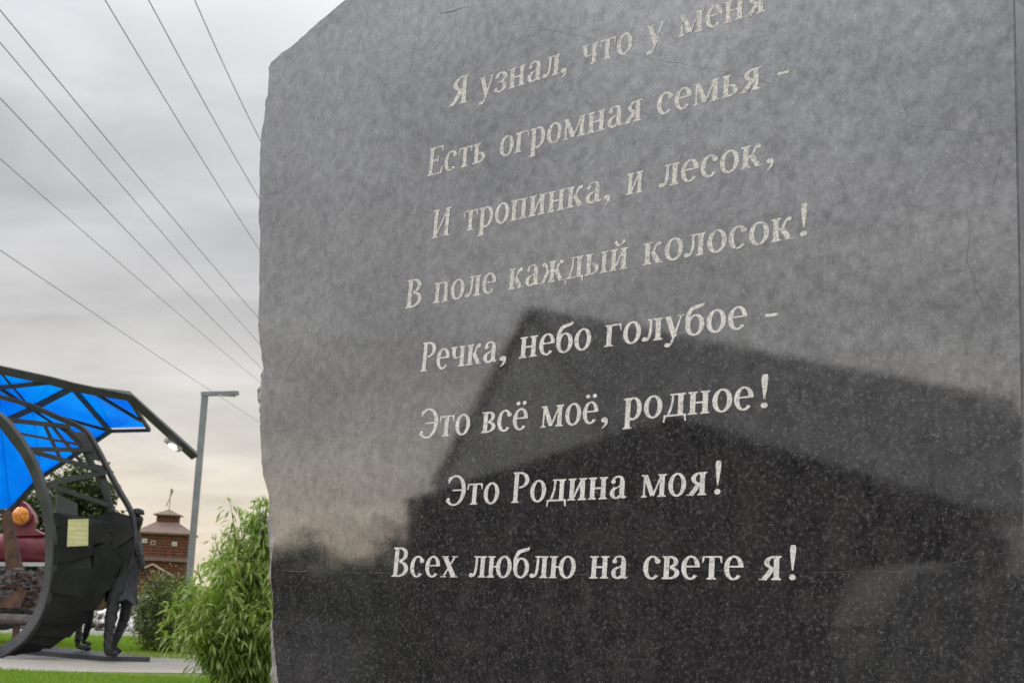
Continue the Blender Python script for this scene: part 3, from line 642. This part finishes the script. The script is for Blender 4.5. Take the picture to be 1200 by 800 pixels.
bm = bmesh.new(); box(bm, P(0, 700, LD) , 2.4, 0.9, 0.75); obj('chassis', bm, WOODB, root)
for x in (-45, 5, 50):
    w = P(x, 716, LD - .5); bm = bmesh.new(); cyl(bm, w + Vector((0, .05, 0)), w + Vector((0, -.05, 0)), w.z if .2 < w.z < .6 else .35); obj('wheel', bm, RUB, root)

# ------------------------------------------------------------------ plinth and striding statue
pc = [G(120, 775), G(175.5, 776), G(50, 762), G(20, 766)]
bm = bmesh.new(); hexa(bm, [Vector((p.x, p.y, z)) for z in (0.0, 0.088) for p in pc])
tag(obj('plinth', bm, STEEL), 'low dark rectangular plinth slab beneath the striding bronze figure', 'plinth')
root = thing('bronze_statue', (P(135, 766, 22.8).x, 22.8, 0.088), 'black bronze statue of a striding man holding a thin curved rod', 'statue')
J = [((142, 690), 23.3, .17), ((148, 660), 23.42, .17), ((152, 638), 23.45, .19), ((158, 622), 23.45, .085), ((161, 610), 23.42, .10), ((161.5, 602), 23.4, .10),
     ((133.5, 703), 23.15, .125), ((129, 732), 22.95, .09), ((125.5, 756), 22.78, .065), ((125, 763), 22.72, .06), ((137, 766.3), 22.5, .05),
     ((149, 704), 23.3, .12), ((145, 728), 23.3, .085), ((134, 752), 23.2, .07), ((132.5, 760), 23.18, .055), ((141, 763), 23.0, .045),
     ((160.5, 636), 23.4, .085), ((165, 654), 23.2, .065), ((166, 668), 23.1, .05), ((141, 634), 23.6, .08), ((134, 655), 23.6, .06), ((128, 645), 23.6, .045)]
E = [(0, 1), (1, 2), (2, 3), (3, 4), (4, 5), (0, 6), (6, 7), (7, 8), (8, 9), (9, 10), (0, 11), (11, 12), (12, 13), (13, 14), (14, 15), (2, 16), (16, 17), (17, 18), (2, 19), (19, 20), (20, 21)]
def skin(name, J, E, m, parent, sub=2):
    me = bpy.data.meshes.new(name); me.from_pydata([tuple(P(p[0], p[1], d)) for p, d, r in J], E, []); me.update()
    b = bmesh.new(); b.from_mesh(me); L = b.verts.layers.skin.verify(); b.verts.ensure_lookup_table()
    for v, (p, d, r) in zip(b.verts, J): v[L].radius = (r, r)
    b.verts[0][L].use_root = True; b.to_mesh(me); b.free()
    o = link(name, me, m, parent); o.modifiers.new('skin', 'SKIN').use_smooth_shade = True
    s = o.modifiers.new('sub', 'SUBSURF'); s.levels = s.render_levels = sub
    tx = bpy.data.textures.new(name + '_lumps', 'CLOUDS'); tx.noise_scale = 0.09
    d = o.modifiers.new('lumps', 'DISPLACE'); d.texture = tx; d.strength = 0.05; d.mid_level = 0.5
    return o
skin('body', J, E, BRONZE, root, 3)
bm = bmesh.new()                                 # ragged coat skirt
rings = []
for (cx_, cy_, d, rx) in ((150, 648, 23.45, .19), (147, 672, 23.4, .21), (143, 692, 23.3, .23), (142, 704, 23.27, .26)):
    c = P(cx_, cy_, d); rings.append([bm.verts.new(c + Vector((math.cos(k * math.pi / 9) * rx * rr.uniform(.88, 1.12), math.sin(k * math.pi / 9) * rx * .8, rr.uniform(-.05, .05)))) for k in range(18)])
for A, B in zip(rings, rings[1:]):
    for k in range(18): bm.faces.new((A[k], A[(k + 1) % 18], B[(k + 1) % 18], B[k]))
co = obj('coat', bm, BRONZB, root); mo = co.modifiers.new('thick', 'SOLIDIFY'); mo.thickness = 0.025
bm = bmesh.new(); c = P(161, 600.5, 23.42); tube(bm, [c + ZU * z for z in (-.03, .0, .05, .075)], [.115, .122, .10, .03], 12); obj('cap', bm, BRONZE, root)
bm = bmesh.new(); tube(bm, [Vector(p) for p in catmull([tuple(P(x, y, 22.95)) for x, y in ((162, 640), (166, 655), (170, 672), (174, 680), (182, 683), (184, 689))], 4)], 0.016, 6); obj('curved_rod', bm, BRONZE, root)

root = thing('bronze_statue', (P(94, 760, 24).x, 24.0, 0.0), 'second dark bronze figure, only its lower leg and foot showing beneath the black plates', 'statue')
J2 = [((100, 694), 24.3, .14), ((103, 668), 24.3, .14), ((104, 650), 24.3, .15), ((105, 639), 24.3, .07), ((106, 630), 24.25, .09), ((106, 624), 24.25, .09),
      ((94, 704), 24.15, .11), ((92.5, 732), 24.1, .075), ((91.5, 751), 24.05, .052), ((91, 757), 24.03, .05), ((106, 759.5), 23.85, .042),
      ((106, 704), 24.4, .11), ((104, 730), 24.55, .07), ((99, 748), 24.7, .048), ((98, 752), 24.7, .045), ((106, 755), 24.6, .04),
      ((113, 652), 24.25, .07), ((116, 668), 24.15, .05), ((110, 678), 24.0, .04), ((95, 650), 24.3, .07), ((91, 667), 24.2, .05), ((98, 678), 24.05, .04)]
skin('body', J2, E, BRONZE, root, 3)
bm = bmesh.new(); c = P(106, 623, 24.25); tube(bm, [c + ZU * z for z in (-.03, .0, .05, .075)], [.105, .112, .09, .03], 12); obj('cap', bm, BRONZE, root)

# ------------------------------------------------------------------ log tower far behind
TD = 150.0; gz0 = -0.5
tcn = P(190, 690, TD); k_ = TD / F_PX
root = thing('log_tower', (tcn.x, TD, gz0), 'red brown log watchtower with shingle pyramid roof, small cupola and flag', 'tower')
ax = Vector((math.cos(R(6)), math.sin(R(6)), 0)); ay = Vector((-ax.y, ax.x, 0)); bc = Vector((tcn.x, TD, 0))
def lz(py): return P(190, py, TD).z
def prism(bm, half, z0, z1, half1=None):
    h1 = half if half1 is None else half1
    hexa(bm, [bc + ax * i * h + ay * j * h + ZU * z for z, h in ((z0, half), (z1, h1)) for i, j in ((-1, -1), (1, -1), (1, 1), (-1, 1))])
hw = 27.5 * k_
bm = bmesh.new(); prism(bm, hw * .93, gz0, lz(655)); obj('lower_wall', bm, LOGS, root)
bm = bmesh.new(); prism(bm, hw, lz(653.5), lz(625)); wl = obj('upper_wall', bm, LOGS, root)
bm = bmesh.new(); prism(bm, hw * 1.06, lz(657.5), lz(653)); obj('storey_ledge', bm, SHING, root)
bm = bmesh.new(); prism(bm, hw * 1.17, lz(626.5), lz(624.8)); prism(bm, hw * 1.17, lz(624.7), lz(611.5), hw * .43); rf = obj('roof', bm, SHING, root)
bm = bmesh.new(); prism(bm, hw * .43, lz(612), lz(604)); obj('cupola', bm, LOGS, root)
bm = bmesh.new(); prism(bm, hw * .56, lz(604), lz(603)); prism(bm, hw * .56, lz(602.9), lz(596.5), .08); obj('cupola_roof', bm, SHING, root)
ptop = bc + ZU * lz(596.8)
bm = bmesh.new(); tube(bm, [ptop, bc + ZU * lz(571)], .06, 6); fp = obj('flagpole', bm, TRIMW, root)
bm = bmesh.new()
fl = [(0, 571), (3.2, 574), (-1, 583), (-4.4, 592), (-3.2, 592.5), (-1.2, 586)]
slabq(bm, [bc + ax * x * k_ + ZU * lz(y) + ay * .1 for x, y in fl], .05); obj('flag', bm, simple('faded_flag', (.30, .20, .19), (.42, .36, .36), 2), fp)
for i, (px, py) in enumerate(((169.5, 635), (203, 637), (179, 637))):
    x = (px - 190) * k_; c = bc - ay * (hw + .03) + ax * x; c.z = lz(py)
    bm = bmesh.new(); bar(bm, c - ZU * .22, c + ZU * .22, .5, .06, ay); w = obj('window', bm, WHITE if i < 2 else TRIMW, root)
    bm = bmesh.new(); cc = c - ay * .05; bar(bm, cc - ZU * .13, cc + ZU * .13, .30, .05, ay); obj('pane', bm, GALV if i < 2 else GLASS, w)
c = bc - ay * (hw * .93 + .9) + ax * (-8 * k_)
bm = bmesh.new()
pw = 2.15; z1, z2 = lz(674), lz(663)
q = [c + ax * -pw + ZU * z1, c + ax * pw + ZU * z1, c + ZU * z2]
vsq = [bm.verts.new(p) for p in q] + [bm.verts.new(p + ay * .9) for p in q]
for f in ((0, 1, 2), (5, 4, 3), (0, 3, 4, 1), (1, 4, 5, 2), (2, 5, 3, 0)): bm.faces.new([vsq[i] for i in f])
hexa(bm, [c + ax * i * 1.8 + ay * j * .9 + ZU * z for z in (gz0, z1 - .01) for i, j in ((-1, .02), (1, .02), (1, 1), (-1, 1))])
po = obj('porch', bm, LOGS, root)
bm = bmesh.new()
for s in (-1, 1): bar(bm, c + ax * s * (pw + .25) + ZU * (z1 - .12) - ay * .1, c + ZU * (z2 + .13) - ay * .1 + ax * s * .002, .35, .16)
obj('bargeboard', bm, TRIMW, po)

# ------------------------------------------------------------------ parked silver car
def car(root):
    prof = [(-2.2, .30), (-2.22, .62), (-2.1, .82), (-1.35, .95), (-.75, 1.38), (-.25, 1.46), (.55, 1.43), (1.25, 1.0), (1.95, .88), (2.2, .66), (2.22, .32)]
    o = root.location; bm = bmesh.new(); A = []
    for s in (-1, 1):
        A.append([bm.verts.new(o + Vector((x, s * (.86 if z < 1.0 else .66), z))) for x, z in prof])
    bm.faces.new(A[0]); bm.faces.new(A[1][::-1])
    for i in range(len(prof)): j = (i + 1) % len(prof); bm.faces.new((A[0][i], A[1][i], A[1][j], A[0][j]))
    bmesh.ops.bevel(bm, geom=list(bm.edges), offset=.05, segments=2, affect='EDGES')
    obj('body', bm, CARW, root, True)
    for s in (-1, 1):
        bm = bmesh.new(); slabq(bm, [o + Vector((x, s * y, z)) for x, y, z in ((-1.1, .82, 1.02), (1.0, .82, 1.04), (.48, .70, 1.37), (-.62, .70, 1.36))], .02); obj('side_window', bm, GLASS, root)
        for x in (-1.35, 1.35):
            c = o + Vector((x, s * .80, .32)); bm = bmesh.new(); tube(bm, [c + Vector((0, -.1, 0)), c + Vector((0, .1, 0))], .32, 20); w = obj('wheel', bm, RUB, root)
            bm = bmesh.new(); tube(bm, [c + Vector((0, s * .09, 0)), c + Vector((0, s * .115, 0))], .2, 16); obj('rim', bm, GALV, w)
        c = o + Vector((-2.16, s * .6, .68)); bm = bmesh.new(); box(bm, c, .12, .3, .14); obj('tail_light', bm, WINE, root)
        c = o + Vector((2.12, s * .6, .70)); bm = bmesh.new(); box(bm, c, .16, .3, .14); obj('headlight', bm, WHITE, root)
    bm = bmesh.new(); slabq(bm, [o + Vector(v) for v in ((1.2, -.62, 1.05), (1.2, .62, 1.05), (.62, .56, 1.41), (.62, -.56, 1.41))], .02); obj('windscreen', bm, GLASS, root)
    bm = bmesh.new(); slabq(bm, [o + Vector(v) for v in ((-1.32, -.62, 1.0), (-1.32, .62, 1.0), (-.80, .56, 1.36), (-.80, -.56, 1.36))], .02); obj('rear_window', bm, GLASS, root)
cpx = P(176, 700, 39.5)
car(thing('parked_car', (cpx.x + .35, 39.5, -0.49), 'silver saloon car parked on the road behind the round shrub', 'car'))

# ------------------------------------------------------------------ low white wall, timber fence
a, b_ = P(60, 730, 38.0), P(126, 730, 38.0)
bm = bmesh.new(); hexa(bm, [Vector((x, y, z)) for z in (-.5, .50) for x, y in ((a.x, 36.7), (b_.x, 36.7), (b_.x, 36.95), (a.x, 36.95))])
tag(obj('low_wall', bm, WHITE), 'low white rendered wall behind the statue legs at the lawn edge', 'wall')
root = thing('timber_fence', (P(40, 700, 56).x, 56, -.5), 'brown vertical board fence across the road behind the white wall', 'fence')
x0, x1 = P(-150, 700, 56).x, P(150, 700, 56).x
bm = bmesh.new(); x = x0
while x < x1: box(bm, (x, 56, .62 + rr.uniform(-.04, .04)), .17, .04, 2.2); x += .185
obj('board', bm, WOODB, root)
for z in (.2, 1.2):
    bm = bmesh.new(); bar(bm, (x0, 56.06, z), (x1, 56.06, z), .06, .1); obj('rail', bm, WOODB, root)

# ------------------------------------------------------------------ vegetation
def leaf(vs, fs, p, d, L, w, droop, rnd):
    d = d.normalized(); s = d.cross(ZU)
    if s.length < 1e-3: s = Vector((1, 0, 0))
    s.normalize(); a = rnd.uniform(-.9, .9); nrm = s.cross(d); s = s * math.cos(a) + nrm * math.sin(a)
    m = p + d * L * .5 - ZU * droop * L * .15; e = p + d * L * .9 - ZU * droop * L * .55
    i = len(vs); vs.extend([p, m + s * w / 2, e, m - s * w / 2]); fs.append((i, i + 1, i + 2, i + 3))
def willow(root, base, H, Rr, nst, seed, shoots):
    r = random.Random(seed); sv = bmesh.new(); vs, fs = [], []
    for k in range(nst):
        a = r.uniform(0, 2 * math.pi); spread = Rr * math.sqrt(r.random()); h = H * (1 - .50 * (spread / Rr) ** 2.2) * r.uniform(.5, 1.0)
        if k < shoots: h = H * r.uniform(.93, 1.06); spread = Rr * r.uniform(0, .5)
        tip = Vector((math.cos(a) * spread, math.sin(a) * spread, h)); mid = Vector((tip.x * .42, tip.y * .42, h * .58))
        b = base + Vector((math.cos(a), math.sin(a), 0)) * .07
        pts = [Vector(q) for q in catmull([tuple(b), tuple(b * .5 + (base + mid) * .5 + Vector((0, 0, .05))), tuple(base + mid), tuple(base + tip)], 5)]
        tube(sv, pts, [.016 - .013 * i / (len(pts) - 1) for i in range(len(pts))], 5)
        n = len(pts)
        for i in range(5, n):
            for side_ in range(r.randint(3, 5) if i < n - 2 else 4):
                t = r.random(); p = pts[i - 1].lerp(pts[i], t); aa = r.uniform(0, 2 * math.pi)
                out = Vector((math.cos(aa), math.sin(aa), r.uniform(-.35, .6)))
                # short side twig carrying a spray of leaves
                tw = r.uniform(.02, .30) * (1 if i < n - 3 else .45); q = p + out * tw
                for _ in range(3):
                    o2 = out + Vector((r.uniform(-.7, .7), r.uniform(-.7, .7), r.uniform(-1.0, .3)))
                    leaf(vs, fs, q + Vector((r.uniform(-.04, .04), r.uniform(-.04, .04), r.uniform(-.05, .05))), o2, r.uniform(.08, .21), r.uniform(.022, .036), r.uniform(.4, 1.4), r)
        tp = pts[-1]; dd = (pts[-1] - pts[-2]).normalized()
        for _ in range(7): leaf(vs, fs, tp, dd + Vector((r.uniform(-.6, .6), r.uniform(-.6, .6), r.uniform(-.2, .5))), r.uniform(.10, .18), .018, r.uniform(.2, 1.2), r)
    obj('stem', sv, BARK, root); return raw('foliage', vs, fs, WILLOW, root)
g = G(287, 812); root = thing('willow_bush', g, 'tall leafy willow bush with long narrow drooping leaves beside the stone', 'bush')
willow(root, g, 2.22, 1.04, 142, 11, 18)
def blob(root, c, rx, ry, rz, n, L, m, seed, dens=.45, name='foliage'):
    r = random.Random(seed); vs, fs = [], []; cl = []
    for _ in range(max(8, int(n / 55))):
        v = Vector((r.gauss(0, 1), r.gauss(0, 1), r.gauss(0, 1))).normalized() * (r.random() ** dens)
        cl.append((Vector((v.x * rx, v.y * ry, v.z * rz)), r.uniform(.14, .30)))
    for _ in range(n):
        k, s = r.choice(cl); v = Vector((r.gauss(0, 1), r.gauss(0, 1), r.gauss(0, 1))) * .55
        p = c + k + Vector((v.x * rx * s, v.y * ry * s, v.z * rz * s))
        if p.z < 0.02 + gz(p.y): continue
        leaf(vs, fs, p, Vector((r.uniform(-1, 1), r.uniform(-1, 1), r.uniform(-.6, .8))), L * r.uniform(.6, 1.3), L * r.uniform(.3, .55), r.uniform(0, 1), r)
    return raw(name, vs, fs, m, root)
def stems(root, base, n, h, spread, rad, seed):
    r = random.Random(seed); bm = bmesh.new()
    for k in range(n):
        a = r.uniform(0, 6.28); tip = base + Vector((math.cos(a) * spread * r.random(), math.sin(a) * spread * r.random(), h * r.uniform(.7, 1)))
        tube(bm, [base, base.lerp(tip, .5) + Vector((r.uniform(-.05, .05), r.uniform(-.05, .05), 0)), tip], [rad, rad * .7, rad * .3], 5)
    obj('stem', bm, BARK, root)
g = G(194, 764); root = thing('round_shrub', g, 'rounded dull green small leaved shrub left of the willow bush', 'shrub')
stems(root, g, 12, 1.3, .5, .015, 1); blob(root, g + ZU * .70, .68, .66, .74, 11000, .085, SHRUB, 21, .38)
g = Vector((P(114, 740, 34).x, 34.0, 0)); root = thing('purple_shrub', g, 'small dark purple leaved shrub in front of the white wall', 'shrub')
stems(root, g, 8, .4, .15, .01, 2); blob(root, g + ZU * .28, .27, .25, .28, 900, .06, PURPL, 22)
def tree(px, d, h, crown, seed, label, name='broadleaf_tree', n=9500, group=None, base=None, L=.26, m=None):
    g = Vector((P(px, 690, d).x, d, gz(d))) if base is None else base
    root = thing(name, g, label, 'tree', group); r = random.Random(seed)
    bm = bmesh.new(); top = g + ZU * h * .75
    tube(bm, [g, g + Vector((.05, 0, h * .35)), top], [.16, .12, .04], 8)
    for k in range(9):
        a = r.uniform(0, 6.28); s = g + ZU * h * r.uniform(.3, .6); e = s + Vector((math.cos(a) * crown[0] * .8, math.sin(a) * crown[0] * .8, h * r.uniform(.1, .3)))
        tube(bm, [s, s.lerp(e, .5) + ZU * .15, e], [.07, .045, .015], 5)
    obj('trunk', bm, BARK, root); blob(root, g + ZU * (h - crown[1]), crown[0], crown[0], crown[1], n, L, m or TREEL, seed + 1, .5, 'crown')
TG = 'trees behind the canopy'
tree(86, 48, 5.9, (1.15, 2.4), 31, 'grey green tree seen between the sculpture struts, beyond the road', group=TG)
tree(48, 50, 5.3, (1.5, 2.2), 33, 'grey green tree showing left of the near steel rim above the red locomotive', group=TG)
tree(-40, 52, 5.2, (1.8, 2.2), 35, 'broad tree beyond the road at the far left edge behind the canopy', group=TG)

# grass blades on the nearer lawn strip and round the bush
r = random.Random(9); vs, fs = [], []
def blade(x, y, h):
    a = r.uniform(0, 6.28); lx, ly = math.cos(a) * h * r.uniform(.1, .6), math.sin(a) * h * r.uniform(.1, .6); w = r.uniform(.004, .008)
    i = len(vs); z = gz(y); vs.extend([(x - w, y, z), (x + w, y, z), (x + lx + w * .2, y + ly, z + h)]); fs.append((i, i + 1, i + 2))
for _ in range(52000):
    y = r.uniform(14.5, 20.6); x = -y * .375 + r.uniform(-1.2, 4.6)
    h2 = C0 + Vector((x, y, -EYE)) - C0
    if y < near[1].y - 0.04 + 0.03 * (x - near[1].x) * 0: blade(x, y, r.uniform(.03, .085))
for _ in range(26000):
    y = r.uniform(24.6, 33.4); x = -y * .375 + r.uniform(-1.2, 4.0); blade(x, y, r.uniform(.03, .075))
tag(raw('lawn_grass', vs, fs, BLADE), 'short bright green mown grass blades on both sides of the path', 'grass', kind='stuff')

# ------------------------------------------------------------------ what the polished face mirrors (off to the left)
def gable(name, Pr0, Pr1, half, ze, wallm, roofm, label, over=.35, win=0):
    """ridge Pr0-Pr1 (3D, equal height), half width, eave height"""
    d = (Pr1 - Pr0); d.z = 0; Lh = d.length; d.normalize(); s = Vector((-d.y, d.x, 0)); zr = Pr0.z
    o = Vector((Pr0.x, Pr0.y, 0)); root = thing(name, o + d * Lh / 2, label, 'building')
    bm = bmesh.new(); rp = []
    for t in (0, Lh):
        rp.append([bm.verts.new(o + d * t + s * a + ZU * z) for a, z in ((-half, 0), (half, 0), (half, ze), (0, zr - .08), (-half, ze))])
    bm.faces.new(rp[0][::-1]); bm.faces.new(rp[1])
    for i in range(5): bm.faces.new((rp[0][i], rp[0][(i + 1) % 5], rp[1][(i + 1) % 5], rp[1][i]))
    obj('wall', bm, wallm, root)
    k = (zr - ze) / half; bm = bmesh.new()
    for sg in (-1, 1):
        e = half + over; q = [o - d * over + ZU * zr, o + d * (Lh + over) + ZU * zr, o + d * (Lh + over) + s * sg * e + ZU * (ze - k * over), o - d * over + s * sg * e + ZU * (ze - k * over)]
        slabq(bm, [p + ZU * .04 for p in q], .07)
    obj('roof', bm, roofm, root)
    for i in range(win):
        t = Lh * (i + .5) / win
        for sg in (-1, 1):
            c = o + d * t + s * sg * (half + .02) + ZU * ze * .5
            bm = bmesh.new(); bar(bm, c - ZU * .6, c + ZU * .6, 1.0, .08, s); w = obj('window', bm, TRIMW, root)
            c2 = c + s * sg * .05; bm = bmesh.new(); bar(bm, c2 - ZU * .5, c2 + ZU * .5, .84, .06, s); obj('pane', bm, GLASS, w)
    return root
def samez(px, py, z):
    r_ = ray(px, py); return mirror(C0 + r_ * ((z - EYE) / r_.z))
p0 = V(625, 365, 20); p1 = samez(1180, 470, p0.z)
GREYW = simple('grey_render', (0.66, 0.645, 0.635), (0.76, 0.745, 0.735), 1.5, 0.85)
GREYR = simple('grey_metal_roof', (0.17, 0.165, 0.165), (0.22, 0.214, 0.213), 2, 0.6)
DARKR = simple('dark_tar_roof', (0.016, 0.015, 0.015), (0.03, 0.028, 0.027), 3, 0.8)
DARKW = simple('dark_stained_boards', (0.018, 0.014, 0.012), (0.035, 0.028, 0.024), 5, 0.8)
gable('grey_house', p0, p1, 2.35, p0.z * .56, GREYW, GREYR, 'grey gable roofed house mirrored in the middle of the polished stone', .1, 3)
q0 = V(790, 500, 9.5); dirv = mirror(q0 + Vector((0.25, 1, 0)) * 4) if False else None
qb = mirror(P(790, 500, 9.5) + Vector((0.4, 1, 0)).normalized() * 5.0); 
gable('dark_kiosk', q0, qb, 2.0, q0.z * .76, DARKW, DARKR, 'dark low gabled kiosk mirrored as a black shape in the lower stone', .01)
g = V(478, 640, 10.5); g.z = 0
root = thing('mirrored_shrub', g, 'dark shrub beside the kiosk, mirrored at the stone lower left', 'shrub')
stems(root, g, 10, 1.4, .3, .015, 4); blob(root, g + ZU * .95, .42, .42, .85, 2600, .10, TREEL, 41, .4)
for i, (px, py, d, rx, lab) in enumerate(((342, 634, 40, 1.5, 'far round tree mirrored at the stone left edge above the crack'), (420, 662, 42, 1.0, 'far low tree mirrored left of the dark kiosk shape'))):
    g = V(px, 690, d); g.z = 0; top = V(px, py - 12, d).z
    tree(0, 0, max(top, 1.6), (rx, max(top, 1.6) * .42), 50 + i, lab, base=g, n=2500)
# far hedge that closes the mirrored horizon
a, b_ = V(250, 690, 60), V(1250, 690, 75)
root = thing('far_hedge', Vector((a.x, a.y, 0)), 'long dark hedge mirrored along the horizon in the stone lower left', 'hedge')
r = random.Random(77); vs, fs = [], []
dv = (b_ - a); dv.z = 0
for _ in range(9000):
    t = r.random(); p = Vector((a.x, a.y, 0)) + dv * t + Vector((r.uniform(-.6, .6), r.uniform(-.6, .6), 0)); p.z = r.random() ** .8 * (2.0 + .35 * math.sin(t * 40) + r.uniform(0, .2))
    leaf(vs, fs, p, Vector((r.uniform(-1, 1), r.uniform(-1, 1), r.uniform(-.6, .8))), .42, .26, .5, r)
raw('foliage', vs, fs, TREEL, root)
bm = bmesh.new()
for k in range(60):
    p = Vector((a.x, a.y, 0)) + dv * (k / 59); tube(bm, [p, p + ZU * 1.6], [.04, .02], 5)
obj('stem', bm, BARK, root)

# grey standing stone, mirrored at the lower right of the polished face
g0, g1 = V(1045, 700, 6.0), V(1330, 700, 6.6); zt = V(1060, 668, 6.0).z
dd = (g1 - g0); dd.z = 0; Lg = dd.length; dd.normalize(); pp = Vector((-dd.y, dd.x, 0)); o = Vector((g0.x, g0.y, 0)); r = random.Random(12)
if pp.dot(o - PS) < 0: pp = -pp
bm = bmesh.new(); rows = []
for back in (0, .45):
    rows.append([bm.verts.new(o + dd * (t * Lg) + pp * (back + r.uniform(0, .08)) + ZU * z) for t, z in ((0.10, -.05), (0.04, zt * .5), (0.0, zt * .82), (0.12, zt), (.35, zt * 1.04), (.62, zt * .97), (.85, zt * 1.02), (1, zt * .8), (.97, zt * .4), (1, -.05))])
bm.faces.new(rows[0]); bm.faces.new(rows[1][::-1])
for i in range(10): j = (i + 1) % 10; bm.faces.new((rows[0][i], rows[1][i], rows[1][j], rows[0][j]))
bmesh.ops.bevel(bm, geom=list(bm.edges), offset=.03, segments=2, affect='EDGES')
tag(obj('standing_stone', bm, simple('rough_grey_stone', (0.11, 0.108, 0.106), (0.20, 0.196, 0.19), 5, 0.9, 0.0, 0.6)), 'rough grey standing stone mirrored as a paler patch in the lower right of the slab', 'stone')
